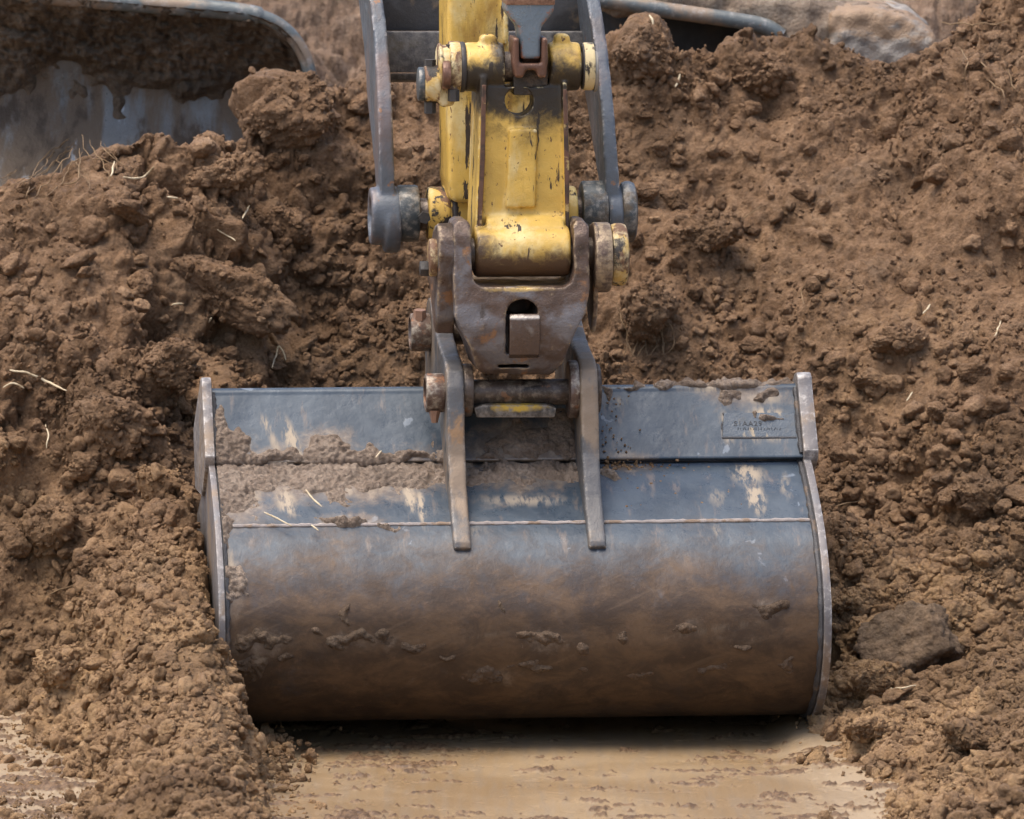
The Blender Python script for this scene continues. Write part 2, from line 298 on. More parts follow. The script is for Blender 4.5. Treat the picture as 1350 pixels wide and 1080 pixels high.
def grid_mesh(name, P, nx, ny, keep=None, attrs=None):
    idx = np.arange(nx*ny).reshape(ny, nx); q = np.stack([idx[:-1, :-1], idx[:-1, 1:], idx[1:, 1:], idx[1:, :-1]], -1).reshape(-1, 4)
    if keep is not None:
        q = q[keep[q].any(1)]; used = np.unique(q); mp = np.full(nx*ny, -1); mp[used] = np.arange(len(used)); q = mp[q]; P = P[used]; attrs = {k: v[used] for k, v in (attrs or {}).items()}
    me = bpy.data.meshes.new(name); me.vertices.add(len(P)); me.vertices.foreach_set('co', np.ascontiguousarray(P, np.float32).ravel())
    me.loops.add(q.size); me.loops.foreach_set('vertex_index', q.ravel().astype(np.int32)); me.polygons.add(len(q))
    me.polygons.foreach_set('loop_start', np.arange(0, q.size, 4, dtype=np.int32)); me.polygons.foreach_set('loop_total', np.full(len(q), 4, np.int32))
    me.update(calc_edges=True); me.validate(); me.polygons.foreach_set('use_smooth', np.ones(len(me.polygons), bool))
    for k, v in (attrs or {}).items():
        a = me.attributes.new(k, 'FLOAT', 'POINT'); a.data.foreach_set('value', np.ascontiguousarray(v, np.float32))
    return me

# ================================================================== THE SETTING: ground and dirt heap
def axis(a, b, step, outer):
    mid = np.arange(a, b+step/2, step); lo = [a - d for d in outer][::-1]; hi = [mid[-1] + d for d in outer]; return np.concatenate([lo, mid, hi])
gxs = axis(-.86, .86, .0045, (.03, .1, .3, 1, 4, 15, 60)); gys = axis(-1.25, .45, .0050, (.03, .1, .3, 1, 4, 15, 60))
X, Y = np.meshgrid(gxs, gys); G = np.stack([X.ravel(), Y.ravel(), np.zeros(X.size)], 1)
inn = ((np.abs(G[:, 0]) < .9) & (G[:, 1] > -1.28) & (G[:, 1] < .5)).astype(float)
Gs = G*np.array([1, 1.0, 1])
area = fbm(Gs, 2.6, 3, 5.0); cr = perlin(Gs*np.array([.45, 1, 1]) + .02*np.stack([perlin(Gs, 12, 6.), perlin(Gs, 12, 16.), 0*Gs[:, 0]], 1), 24, 2.0) + .7*perlin(Gs*np.array([.6, 1, 1]), 60, 9.0) + .45*perlin(Gs, 140, 31.)
side = sstep(.30, .62, np.abs(G[:, 0]-.02))
torn = np.clip(sstep(.44, .70, cr + .60*area + .30*side), 0, 1)*inn
zz = .004*perlin(G, 3, 3.)*inn + .0065*torn*(.6+.6*perlin(G, 9, 44.)) + .0045*torn*perlin(G, 120, 4.) - .0035*sstep(.30, .42, cr+.6*area+.3*side)*(1-torn)*inn + .0010*perlin(G*np.array([1, .05, 1]), 70, 12.)*inn - .020*sstep(-.60, -.08, G[:, 1])*(1-sstep(.40, .47, np.abs(G[:, 0])))*inn + .0006*perlin(G, 200, 8.)*inn
G[:, 2] = zz
ground = tag(link('ground', grid_mesh('ground', G, len(gxs), len(gys), attrs={'torn': torn}), GROUND), kind='structure')

XC = np.array([-.95, -.80, -.72, -.66, -.60, -.55, -.51, -.46, -.41, -.35, -.28, -.23, -.14, -.03, .10, .18, .23, .28, .34, .40, .51, .68, .75, .83, 1.0])  # crest columns (m)
PYC = np.array([270, 225, 185, 155, 150, 192, 172, 188, 132, 104, 108, 112, 116, 112, 84, 50, 56, 78, 70, 50, 56, 66, 20, -40, -80])
YC = np.interp(XC, [-.95, -.5, -.4, -.2, .2, 1.0], [.80, .95, 1.2, 1.25, 1.25, 1.35])
ZC = np.array([wpt(675, p, y)[2] for p, y in zip(PYC, YC)])
def base_h(x, y):
    yf = np.interp(x, [-1.6, -.75, -.60, -.53, -.45, -.38, .38, .50, .60, .72, 1.6], [.02, .06, .10, .14, .30, .46, .48, .30, .12, .0, -.1])
    yc = np.interp(x, XC, YC); zc = np.interp(x, XC, ZC)
    t = (y-yf)/(yc-yf); tt = np.clip(t, 0, 1)
    A = zc*(.90*tt + .10*np.sin(tt*math.pi/2)) - .05*(t < 0) * np.clip(-t*8, 0, 1)
    A = np.where(t > 1, zc - np.clip((y-yc)*1.3, 0, .30), A)
    back = .45 + (y-2.15)*.95
    A = np.where(y > 1.7, np.maximum(A, back), A)
    hw = np.interp(y, [-1.5, -1.2, -.9, -.6, -.3, 0, .25, .5], [.07, .08, .10, .135, .205, .30, .36, .2]); xr = np.interp(y, [-1.5, -.9, -.6, -.3, 0, .3], [-.44, -.465, -.485, -.508, -.525, -.56])
    u = x-xr; rw = np.interp(y, [-1.2, -.6, -.2, .2], [.11, .085, .055, .045]); lw = np.interp(y, [-1.2, -.6, -.1, .2], [.15, .17, .22, .3])
    B = hw*np.where(u > 0, 1-(u/rw)**1.5*np.sign(u), 1-np.abs(u/lw)**1.15); B = np.where(np.isnan(B), -.05, B)
    xf = np.interp(y, [-1.5, -.88, -.3, .1, .3], [.64, .585, .515, .465, .45])
    Cc = np.where(x > xf, np.minimum((x-xf)*.42, .085+.04*(y+.9)) , (x-xf)*.6)
    E_ = np.minimum((y+.07)*.72, .27)*sstep(.462, .515, x) - .06*(x < .462)
    Z = np.maximum(np.maximum(A, B), np.maximum(Cc, E_))
    m = sstep(-.47, -.44, x)*(1-sstep(.435, .47, x))*(1-sstep(.44, .54, y))*(u > 0)     # the strip the bucket has dug clean
    open_ = (1-sstep(.36, .44, y))
    Z = np.where((m > 0) & (B < .0) & (Cc < 0), Z - .06*m*open_, Z)
    return np.maximum(Z, -.06)
hxs = axis(-.90, .92, .0033, (.01, .03, .07, .14, .25, .4, .6)); ya = np.concatenate([np.arange(-1.75, -1.0, .0042), np.arange(-1.0, 1.50, .0034)]); yb = np.arange(1.50, 3.2, .008); hys = np.concatenate([[-2.4, -2.1, -1.9, -1.8], ya, yb])
X, Y = np.meshgrid(hxs, hys); x, y = X.ravel(), Y.ravel(); nx, ny = len(hxs), len(hys)
# soften the base with a blurred lookup: warp the plan by noise so that no edge is straight
P2 = np.stack([x, y, np.zeros_like(x)], 1)
wx = .030*fbm(P2, 4.5, 3, 1.) ; wy = .035*fbm(P2, 4.5, 3, 51.)
keepw = sstep(.02, .10, np.abs(x-.0)-.36)
h = base_h(x + wx*keepw, y + wy)
H0 = np.stack([x, y, h], 1)
Hg = h.reshape(ny, nx); Hb = Hg.copy()
for _ in range(3):
    for ax in (0, 1): Hb = sum(np.roll(Hb, k, ax) for k in range(-4, 5))/9
wb_ = (sstep(.50, .62, Y)*(1-sstep(3.0, 3.1, Y))*(np.abs(X) < .88)); Hg = Hg*(1-wb_) + Hb*wb_; h = Hg.ravel(); H0[:, 2] = h
gy_, gx_ = np.gradient(Hg, hys, hxs); Nb = np.stack([-np.clip(gx_, -2, 2).ravel(), -np.clip(gy_, -2, 2).ravel(), np.ones(x.size)], 1); Nb /= np.linalg.norm(Nb, axis=1)[:, None]
Q = H0 + .02*np.stack([perlin(H0, 9, 1.), perlin(H0, 9, 21.), perlin(H0, 9, 41.)], 1)
ppx, ppy, _ = proj(H0)
rough = sstep(-.35, .35, perlin(H0, 3.4, 77.)); slide = np.exp(-(((ppx-1120)/230)**2 + ((ppy-330)/170)**2)); slide2 = np.exp(-(((ppx-420)/110)**2 + ((ppy-330)/120)**2))
rough = np.clip(rough*.8 + .30 - .85*slide - .35*slide2, .10, 1.1)
w1, i1 = worley(Q, 15.0, 3.); w2, i2 = worley(Q*np.array([1, 1, 1.15]), 34.0, 13.); w3, i3 = worley(Q, 75.0, 23.)
d = .046*fbm(H0, 4.2, 3, 9.)*(1-.5*slide)
d += rough*(.024*(np.minimum(w1*1.6, 1)**.6 - .55)*(.35+i1) + .012*(np.minimum(w2*1.6, 1)**.6 - .5)*(.3+1.1*i2) + .0060*(np.minimum(w3*1.6, 1)**.6 - .5)*(.3+1.1*i3))
d += .010*np.abs(perlin(Q, 26, 4.)) + .0055*perlin(Q, 62, 14.) + .0040*np.abs(perlin(Q, 120, 24.)) + .0022*perlin(Q, 210, 34.)
w0, i0 = worley(Q + .03*np.stack([perlin(H0, 14, 2.), perlin(H0, 14, 22.), perlin(H0, 14, 42.)], 1), 6.5, 5.); leftm = (1-sstep(330, 520, ppx))*sstep(60, 160, ppy)*(1-sstep(680, 800, ppy))
d += (.20+.95*leftm)*rough*.075*(np.minimum(w0*1.5, 1)**.5 - .5)*(.25+1.1*i0)
d += slide*.006*perlin(H0*np.array([1.6, .5, .5]), 40, 61.)
feat = [(232, 440, .05, -.09), (215, 360, .035, -.06), (450, 140, .02, -.05), (700, 430, .05, -.03), (840, 230, .05, -.04), (870, 270, .04, -.04), (1160, 175, .05, -.035), (1100, 180, .05, -.03), (1290, 150, .05, -.05),
        (1330, 330, .05, -.05), (1010, 130, .03, -.05), (150, 550, .05, -.03), (90, 640, .06, -.03), (60, 770, .05, -.04), (1130, 560, .04, -.03), (1190, 240, .05, -.03), (300, 455, .05, -.04), (120, 850, .04, -.03), (260, 560, .04, -.03), (215, 700, .03, -.02),
        (300, 360, .09, .05), (150, 230, .07, .05), (270, 175, .04, .05), (380, 160, .08, .05), (840, 75, .05, .05), (1110, 100, .09, .035), (1180, 145, .10, .03), (60, 440, .10, .04), (160, 560, .08, .045), (60, 700, .07, .04), (920, 320, .06, .045), (860, 420, .06, .05), (1190, 460, .05, .045), (1230, 200, .07, .03)]
fl = []
for fx, fy, fr, fd in feat:
    k = np.argmin((ppx-fx)**2 + (ppy-fy)**2 + np.where(h < -.02, 1e6, 0)); d += fd*np.exp(-((H0-H0[k])**2).sum(1)/fr**2)
far = sstep(1.5, 2.2, y); d = d*(1+.3*far)
edgefade = sstep(-.055, .02, h); d = d*edgefade + (1-edgefade)*(-.02)
HP = H0 + Nb*d[:, None]
# keep the swept strip and the space the bucket fills free of soil
ml = HP @ MM   # machine-local coordinates
bl, br = -.505, .475
inb = (ml[:, 0] > bl+.02) & (ml[:, 0] < br-.01) & (ml[:, 1] > -.24) & (ml[:, 1] < .40)
HP[:, 2] = np.where(inb, np.minimum(HP[:, 2], .0 - .03), HP[:, 2])
inf = (HP[:, 0] > -.36) & (HP[:, 0] < .43) & (HP[:, 1] < .1); HP[:, 2] = np.where(inf, np.minimum(HP[:, 2], -.03), HP[:, 2])
heap_me = grid_mesh('dirt_heap', HP, nx, ny, keep=(HP[:, 2] > -.028))
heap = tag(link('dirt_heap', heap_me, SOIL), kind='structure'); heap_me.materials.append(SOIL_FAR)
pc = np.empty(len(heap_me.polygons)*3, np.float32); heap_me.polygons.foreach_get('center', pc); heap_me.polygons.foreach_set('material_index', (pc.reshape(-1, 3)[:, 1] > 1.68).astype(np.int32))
ppx, ppy, ppz = proj(HP); ok = HP[:, 2] > .004
HN = np.cross(np.gradient(HP.reshape(ny, nx, 3), axis=1), np.gradient(HP.reshape(ny, nx, 3), axis=0)).reshape(-1, 3); HN /= np.linalg.norm(HN, axis=1)[:, None]+1e-12
def hit(px, py):                        # the soil surface seen at a pixel
    r = 6
    while True:
        m = np.where(ok & (np.abs(ppx-px) < r) & (np.abs(ppy-py) < r))[0]
        if len(m): k = m[np.argmin(ppz[m])]; return HP[k].copy(), HN[k].copy()
        r *= 2

# ================================================================== THE BUCKET
def machine_root(name, label, cat):
    o = link(name, None); o.rotation_euler = Euler((0, ROLL, 0)).to_matrix().to_euler(); o.matrix_world = Matrix(MM.tolist()).to_4x4(); return tag(o, label, cat)
bucket = machine_root('excavator_bucket', 'wide blue-grey steel grading bucket, brown with mud below, resting on scraped clay', 'bucket')
XL, XR = -.4712, .4657
prof_px = [(.036, 610), (.020, 616), (-.008, 628), (-.05, 650), (-.084, 670), (-.115, 690), (-.142, 709), (-.165, 730), (-.188, 755), (-.205, 780), (-.217, 805), (-.22, 830), (-.217, 856), (-.205, 880), (-.186, 902), (-.16, 920), (-.128, 934), (-.09, 945)]
prof = [(a, lz(b, a)) for a, b in prof_px] + [(-.04, .012), (.02, .006), (.12, .006), (.25, .010), (.36, .016), (.43, .022)]
PR = spline([(a, b, 0) for a, b in prof], 9)[:, :2]
def surf_grid(PRo, x0, x1, nxx):
    xs = np.linspace(x0, x1, nxx); A = np.zeros((len(PRo), nxx, 3)); A[:, :, 0] = xs[None]; A[:, :, 1] = PRo[:, 0][:, None]; A[:, :, 2] = PRo[:, 1][:, None]; return A.reshape(-1, 3)
def normals2(PRo):
    t = np.gradient(PRo, axis=0); n = np.stack([-t[:, 1]*-1, -t[:, 0]], 1); n = np.stack([t[:, 1], -t[:, 0]], 1); n /= np.linalg.norm(n, axis=1)[:, None]; return n
def film_attrs(P):
    a, b, _ = projl(P)
    film = sstep(640, 845, b + 30*perlin(P, 5, 3.) + 14*perlin(P, 16, 7.)) - .25*sstep(.3, .7, perlin(P*np.array([1, .5, .5]), 7, 33.))
    sm = np.zeros(len(P))
    for cx, cy, rx, ry, tl, am in [(350, 560, 8, 16, .35, .7), (385, 582, 10, 32, .35, 1.0), (362, 585, 7, 26, .35, .6), (378, 662, 14, 20, .3, .9), (540, 655, 9, 22, .2, .9), (556, 670, 6, 26, .15, .9), (985, 625, 24, 16, .3, .8), (996, 655, 13, 24, .25, 1.0), (1035, 640, 12, 22, .2, .5), (945, 655, 18, 16, .2, .45),
                                (1010, 548, 26, 12, .2, 1.0), (1022, 570, 22, 14, .2, .8), (958, 565, 9, 22, .2, .9), (995, 570, 9, 15, .2, .9), (1008, 525, 28, 12, .1, .6), (815, 530, 16, 10, .1, .5), (950, 512, 60, 8, 0, .7), (400, 610, 90, 10, 0, .7), (460, 640, 70, 18, 0, .55), (330, 640, 20, 40, 0, .6), (620, 700, 40, 16, 0, .35),
                                (690, 660, 70, 10, 0, .55), (945, 700, 8, 14, .2, .5), (940, 830, 130, 9, -2.2, .28), (640, 838, 80, 7, -2.3, .25), (420, 895, 60, 7, -2.4, .18), (300, 760, 14, 50, 0, .6)]:
        u, v = a-cx, b-cy
        if abs(tl) > 1: ca, sa = math.cos(-.16), math.sin(-.16); u, v = u*ca+v*sa, -u*sa+v*ca
        else: u = u - tl*v
        sm = np.maximum(sm, am*np.exp(-(u/rx)**2 - (v/ry)**2))
    wash = np.zeros(len(P))
    for cx, cy, rx, ry, am in [(310, 640, 60, 70, 1.0), (380, 625, 90, 50, .95), (480, 630, 110, 44, .9), (560, 620, 60, 40, .8), (430, 590, 50, 34, .9), (690, 600, 100, 60, 1.0), (650, 660, 60, 40, .4), (980, 520, 90, 26, .75), (830, 610, 60, 20, .7), (1000, 640, 50, 36, .4), (345, 850, 50, 34, .7), (480, 845, 80, 20, .5), (720, 846, 40, 20, .7), (650, 890, 60, 24, .55), (910, 830, 30, 24, .5), (1015, 800, 40, 20, .6), (300, 770, 26, 60, .8), (960, 840, 150, 24, .35), (460, 685, 60, 14, .7)]:
        wash = np.maximum(wash, am*np.exp(-((a-cx)/rx)**2 - ((b-cy)/ry)**2))
    return {'film': film, 'smear': sm, 'wash': wash}
nxs = 300
def shellpart(name, PRo, thick, parent, x0=XL, x1=XR):
    A = surf_grid(PRo, x0, x1, nxs); n2 = normals2(PRo)
    B = surf_grid(PRo - n2*thick*SGN, x0, x1, nxs)
    m = len(PRo); P = np.concatenate([A.reshape(m, nxs, 3), B.reshape(m, nxs, 3)[::-1], A.reshape(m, nxs, 3)[:1]]).reshape(-1, 3)
    return link(name, grid_mesh(name, P, nxs, 2*m+1, attrs=film_attrs(P)), BUCKET, parent)
n2 = normals2(PR); SGN = 1.0 if (n2[40, 0] < 0) else -1.0      # outward = towards the camera on the belly
shell = shellpart('shell', PR, .010, bucket)
# upper plate, standing proud of the shell with a dark step below it
up = np.array([(.112, lz(508.5, .112)), (.104, lz(509.5, .104)), (.0985, lz(511.5, .0985)), (.0955, lz(515, .0955))] + [(a_, lz(b_, a_)) for a_, b_ in zip(np.linspace(.0945, .0165, 46), np.linspace(517, 605.5, 46))] + [(.0165, lz(606.5, .0165)), (.019, lz(608, .019)), (.024, lz(608.5, .024))])
top_plate = shellpart('upper_plate', up, .012, bucket)
tag(top_plate, 'flat blue upper plate of the bucket with tan mud smears')
bm = prism_x([(.030, lz(610.5, .03)), (.10, lz(560, .10)), (.16, lz(560, .16)), (.12, lz(640, .12))], XL, XR, 0); link('step_backing', tomesh(bm, 'step_backing'), WELD_D, bucket)
# worn seams
def seam(name, yl, py, r, mat, par):
    pts = []
    for k in range(160):
        xx = XL+.004 + (XR-XL-.008)*k/159; pts.append((xx, yl + random.uniform(-.0005, .0005), lz(py, yl) + random.uniform(-.0005, .0005)))
    return link(name, tomesh(tube(pts, [r*random.uniform(.75, 1.15) for _ in pts], 8), name), mat, par)
seam('weld_seam', -.1150, 690, .0036, WELD, shell)
# side plates: proud of the shell, in an upper and a lower length
def off(PRo, dd): return PRo + normals2(PRo)*SGN*dd
lowp = off(PR, .011)
def cut_between(Pp, ztop, zbot): return [tuple(p) for p in Pp if zbot <= p[1] <= ztop]
def side_plate(xa, xb, xc, xd):
    upo = off(up, .014); uu = [(.150, lz(505, .150)), (.128, lz(496, .128)), (.104, lz(494, .104)), (.088, lz(500, .088))] + [tuple(p) for p in upo[3:-4:3]] + [(.012, lz(611, .012))]
    yzu = uu + [(.10, lz(650, .10)), (.26, lz(640, .26)), (.30, lz(560, .30))]
    me = tomesh(prism_x(yzu, xa, xb, .0035, 2), 'side_plate'); me.materials.append(EDGES); sp = link('side_plate', me, None, bucket)
    low = [(.018, lz(613, .018))] + [tuple(p) for p in lowp[6:-18:2]] + [(.38, .02), (.40, .10), (.30, .30), (.10, lz(628, .10))]
    link('side_plate_lower', tomesh(prism_x(low, xc, xd, .003, 2), 'side_plate_lower'), EDGES, sp)
    inner = xd + .003 if xa < 0 else xc - .003
    pts = [(inner, a, b) for a, b in off(PR, .001)[2:-40:2]]
    link('weld_bead', tomesh(tube(pts, [.0055*random.uniform(.7, 1.2) for _ in pts], 8), 'weld_bead'), WELD_D, sp)
    inner = xb + .002 if xa < 0 else xa - .002
    pts = [(inner, a, b) for a, b in off(up, .001)[3:-4:2]]
    link('weld_bead', tomesh(tube(pts, [.005*random.uniform(.7, 1.2) for _ in pts], 8), 'weld_bead'), WELD_D, sp)
    return sp
side_plate(XL-.0165, XL-.0005, XL-.0105, XL-.0005); side_plate(XR+.0005, XR+.0245, XR+.0005, XR+.0125)
# name plate
npx0, npx1 = lx(952, .05), lx(1050, .05)
def on_up(px, py, dd):                   # point on the upper plate
    for k in range(6):
        yl = np.interp(py, [516, 606], [.092, .017]) - dd
        p = l(px, py, yl)
    return Vector(p)
q = [on_up(a, b, .0) for a, b in ((952, 578), (1050, 578), (1047, 545), (954, 545))]
nrm = (q[1]-q[0]).cross(q[3]-q[0]).normalized(); nrm = nrm if nrm.y < 0 else -nrm
bm = prism([v - nrm*.003 for v in q], nrm*.0055, .0008, 1); npl = link('name_plate', tomesh(bm, 'name_plate'), worn('plate_paint', (.075, .095, .118), [((.36, .29, .20), 14, .59, .06, (2.5, 1, .6), .6), ((.08, .09, .1), 30, .6, .1, OneS, .4)], rough=.34), bucket)
tag(npl, 'small stamped name plate smeared with tan mud')
bm = tube([q[0]+nrm*.001, q[0].lerp(q[1], .5)+nrm*.0012, q[1]+nrm*.001], .0024, 8); link('weld_bead', tomesh(bm, 'w'), WELD_D, npl)
for sgn, a, b in ((0, q[0], q[3]), (1, q[1], q[2])):
    pts = [a.lerp(b, k/9) + (q[1]-q[0]).normalized()*(.0022*math.sin(k*1.1+sgn)) + nrm*.001 for k in range(10)]; link('weld_bead', tomesh(tube(pts, .0014, 6), 'w'), WELD_D, npl)
def text_mesh(s, size):
    cu = bpy.data.curves.new('txt', 'FONT'); cu.body = s; cu.size = size; cu.extrude = .0006; cu.space_character = 1.15; o = bpy.data.objects.new('txt', cu); COL.objects.link(o)
    dg = bpy.context.evaluated_depsgraph_get(); dg.update(); me = bpy.data.meshes.new_from_object(o.evaluated_get(dg)); bpy.data.objects.remove(o, do_unlink=True); return me
ex = (q[1]-q[0]).normalized(); ey = nrm.cross(ex)
STAMP = worn('stamped_lettering', (.030, .034, .040), rough=.45)
tm = text_mesh('S1AA29', .0125); o = link('lettering', tm, STAMP, npl); o.matrix_local = Matrix.Translation(q[0] + ex*.020 + ey*.0215 + nrm*.0027) @ Matrix((ex, ey, nrm)).transposed().to_4x4()
bms = []
for k in range(17):                      # second stamped line, too worn to read
    a = q[0] + ex*(.026+k*.0042) + ey*.014 + nrm*.0027; bms.append(tube([a, a + ey*random.uniform(.003, .005) + ex*random.uniform(-.001, .002)], .0006, 5))
link('worn_stamping', tomesh(join(*bms), 'worn_stamping'), STAMP, npl)

# ears
ear_front = [(.300, 400), (.285, 392), (.255, 391), (.235, 396), (.205, 416), (.125, 444), (.055, 462), (.000, 474), (-.030, 488), (-.044, 510), (-.054, 550), (-.066, 600), (-.100, 655), (-.140, 695), (-.163, 714), (-.166, 722), (-.158, 726)]
def ear(pxl, pxr, flip=False):
    x0, x1 = lx(pxl, -.06, 600), lx(pxr, -.06, 600)
    yz = [(a, lz(b, a)) for a, b in ear_front] + [(-.13, lz(724, -.13)), (-.03, lz(690, -.03)), (.06, lz(640, .06)), (.16, lz(600, .16)), (.32, lz(520, .32)), (.33, lz(430, .33))]
    cuts = []
    me = solid(prism_x(yz, x0, x1, .002), 'ear', voxel=.003, sm=2, it_amp=.0008)
    return link('ear', me, EARM, bucket), x0, x1
earL, ex0, ex1 = ear(590, 613.5); earR, fx0, fx1 = ear(766.5, 790)
PYL, PZ = .005, lz(517, .005); RYL, RZ = .235, lz(437, .235)
pin = link('front_pin', tomesh(cyl(lx(618, PYL), lx(752, PYL), PYL, PZ, .0205, .001), 'front_pin'), GREASY, bucket)
link('pin_boss', tomesh(cyl(lx(560, PYL), ex0+.001, PYL, PZ, .031, .004, hole=.024), 'pin_boss'), PINMAT, pin)
link('collar', tomesh(cyl(ex1-.001, lx(622, PYL), PYL, PZ+.004, .042, .004), 'collar'), GREASY, pin)
link('collar', tomesh(cyl(lx(748, PYL), fx0+.001, PYL, PZ+.004, .046, .004), 'collar'), PINMAT, pin)
link('pin_boss', tomesh(cyl(fx1-.001, fx1+.010, PYL+.02, PZ+.002, .040, .004), 'pin_boss'), GREASY, pin)
link('bolt', tomesh(tube([(lx(572, PYL), PYL-.012, PZ-.026), (lx(572, PYL), PYL-.012, PZ-.046)], [.010, .005], 6), 'bolt'), CLEVIS, pin)
rpin = link('rear_pin', tomesh(cyl(lx(585, RYL), lx(745, RYL), RYL, RZ, .0205, .001), 'rear_pin'), GREASY, bucket)
link('pin_boss', tomesh(cyl(lx(540, RYL), lx(567, RYL), RYL, RZ, .031, .004, hole=.024), 'pin_boss'), PINMAT, rpin)
link('bolt', tomesh(tube([(lx(552, RYL), RYL-.014, RZ+.022), (lx(552, RYL), RYL-.016, RZ+.038)], [.011, .010], 6), 'bolt'), CLEVIS, rpin)

# mud caked on the bucket
def mud_on(PRo, name, blobs, res=(420, 120), par=None, thr=.5, amp=.010, mat=MUD, rng_s=(0, None)):
    s = PRo[rng_s[0]:rng_s[1]]; sd = np.concatenate([[0], np.cumsum(np.linalg.norm(np.diff(s, axis=0), axis=1))]); u = np.linspace(0, sd[-1], res[1])
    Pp = np.stack([np.interp(u, sd, s[:, 0]), np.interp(u, sd, s[:, 1])], 1); nn = normals2(Pp)*SGN
    A = surf_grid(Pp, XL+.002, XR-.002, res[0]); a, b, _ = projl(A); f = np.zeros(len(A))
    wa, wb = 12*perlin(A, 28, 2.), 12*perlin(A, 28, 12.)
    for cx, cy, rx, ry, am in blobs: f = np.maximum(f, am*np.exp(-(((a+wa-cx)/rx)**2 + ((b+wb-cy)/ry)**2)))
    f = f + .22*perlin(A, 45, 5.) + .14*perlin(A, 110, 15.) + .10*perlin(A, 24, 25.)
    t = np.clip((f-thr)/.35, -.35, 1.4); th = amp*.8*np.sign(t)*np.abs(t)**.9 + np.clip(t*3, 0, 1)*(amp*.45*perlin(A, 150, 6.) + amp*.55*np.abs(perlin(A, 70, 3.)) + amp*.5*perlin(A, 32, 8.))
    N3 = np.zeros((res[1], res[0], 3)); N3[:, :, 1] = nn[:, 0][:, None]; N3[:, :, 2] = nn[:, 1][:, None]
    P = A + N3.reshape(-1, 3)*th[:, None]
    return tag(link(name, grid_mesh(name, P, res[0], res[1], keep=t > -.30), mat, par), kind='stuff')
mud_on(PR, 'caked_mud', [(300, 640, 44, 50, 1.15), (340, 618, 70, 34, 1.1), (430, 622, 95, 32, 1.05), (530, 622, 85, 24, 1.1), (600, 614, 24, 24, 1.1), (455, 686, 36, 9, .95), (510, 690, 30, 6, .7), (690, 620, 95, 17, 1.0), (640, 632, 40, 16, .8), (750, 622, 40, 20, .9), (800, 622, 26, 8, .8), (305, 770, 22, 38, .95), (290, 700, 16, 40, .9), (440, 655, 40, 16, .62)],
       (480, 200), shell, .50, .009, MUD, (0, 100))
mud_on(up, 'caked_mud', [(298, 590, 40, 30, 1.15), (285, 560, 14, 30, .9), (430, 592, 30, 26, 1.2), (475, 602, 70, 14, 1.1), (350, 604, 80, 12, 1.0), (540, 606, 70, 9, .9), (590, 600, 24, 20, 1.0), (700, 580, 60, 26, 1.1), (745, 570, 30, 40, 1.1), (640, 600, 30, 12, .8), (950, 508, 80, 8, .95), (860, 508, 60, 5, .75), (965, 524, 16, 12, .9), (1015, 522, 24, 9, .8), (1020, 546, 22, 5, .85), (1000, 545, 6, 5, .8), (1030, 505, 24, 8, 1.), (420, 510, 14, 6, .8), (800, 520, 10, 16, .75), (900, 505, 40, 6, .8)],
       (480, 90), top_plate, .50, .0075, MUD)
mud_on(PR, 'splashed_mud', [(345, 845, 34, 16, .85), (330, 880, 26, 24, .6), (470, 842, 60, 9, .68), (440, 850, 22, 9, .75), (540, 852, 26, 12, .62), (720, 846, 26, 10, .9), (640, 892, 34, 12, .75), (700, 880, 44, 9, .62), (905, 828, 14, 12, .85), (1018, 800, 26, 10, .9), (662, 800, 5, 14, .72), (455, 806, 5, 18, .7), (770, 850, 10, 10, .75), (1035, 880, 16, 10, .7), (940, 880, 30, 8, .58), (590, 862, 20, 5, .6), (820, 842, 8, 8, .6), (850, 890, 24, 5, .55), (505, 836, 10, 6, .75), (420, 836, 8, 8, .75), (980, 850, 20, 5, .55), (760, 880, 16, 5, .6), (380, 870, 14, 8, .55), (690, 838, 10, 5, .7)],
       (520, 190), shell, .38, .0048, soil_material('splash_mud', dark=(.08, .052, .034), mid=(.14, .094, .06), light=(.25, .18, .118), tan=(.19, .125, .08)), (36, 150))

# ================================================================== THE EXCAVATOR ARM
arm = machine_root('excavator', 'worn yellow excavator arm end with rusty linkage, coupler and grey thumb', 'excavator')
HY, HZ = -.015, lz(335, -.015); UY, UZ = .03, lz(88, .03); DY, DZ = .30, lz(282, .30)
# dipper
dip = [(590, -60), (668, -60), (670, 58), (690, 78), (735, 84), (740, 200), (738, 268), (596, 268), (591, 240)]
b1 = ppoly(dip, .20, .36, .012, 3); b2 = cyl(lx(566, DY), lx(757, DY), DY, DZ, .042, .004)
b3 = ppoly([(664, -60), (671, -60), (671, 52), (667, 60), (664, 52)], .19, .21, .001)
link('dipper', solid(join(b1, b2, b3), 'dipper', voxel=.0032, sm=4), YELLOW, arm)
link('bushing', tomesh(cyl(lx(594, DY), lx(600, DY), DY, DZ, .0435, .002), 'bushing'), BOLT, arm)
for a, b in ((562, 592), (742, 758)): link('boss', solid(cyl(lx(a, DY), lx(b, DY), DY, DZ, .045, .005), 'boss', voxel=.003, sm=2), YELLOW_BOSS, arm)
# long dipper pin with collars
dp = link('dipper_pin', tomesh(cyl(lx(500, DY), lx(830, DY), DY, DZ, .026, .002), 'dipper_pin'), GREASY, arm)
for a, b, rr in ((522, 551, .046), (764, 798, .047)): link('collar', tomesh(cyl(lx(a, DY), lx(b, DY), DY, DZ+(.002 if a < 600 else .006), rr, .005), 'collar'), COLLAR, dp)
link('pin_end', tomesh(cyl(lx(815, DY), lx(836, DY), DY, DZ+.002, .050, .010), 'pin_end'), COLLAR, dp)
link('bolt', tomesh(tube([(lx(558, DY-.04), DY-.048, DZ), (lx(558, DY-.04), DY-.058, DZ)], .010, 6), 'bolt'), BOLT, dp)
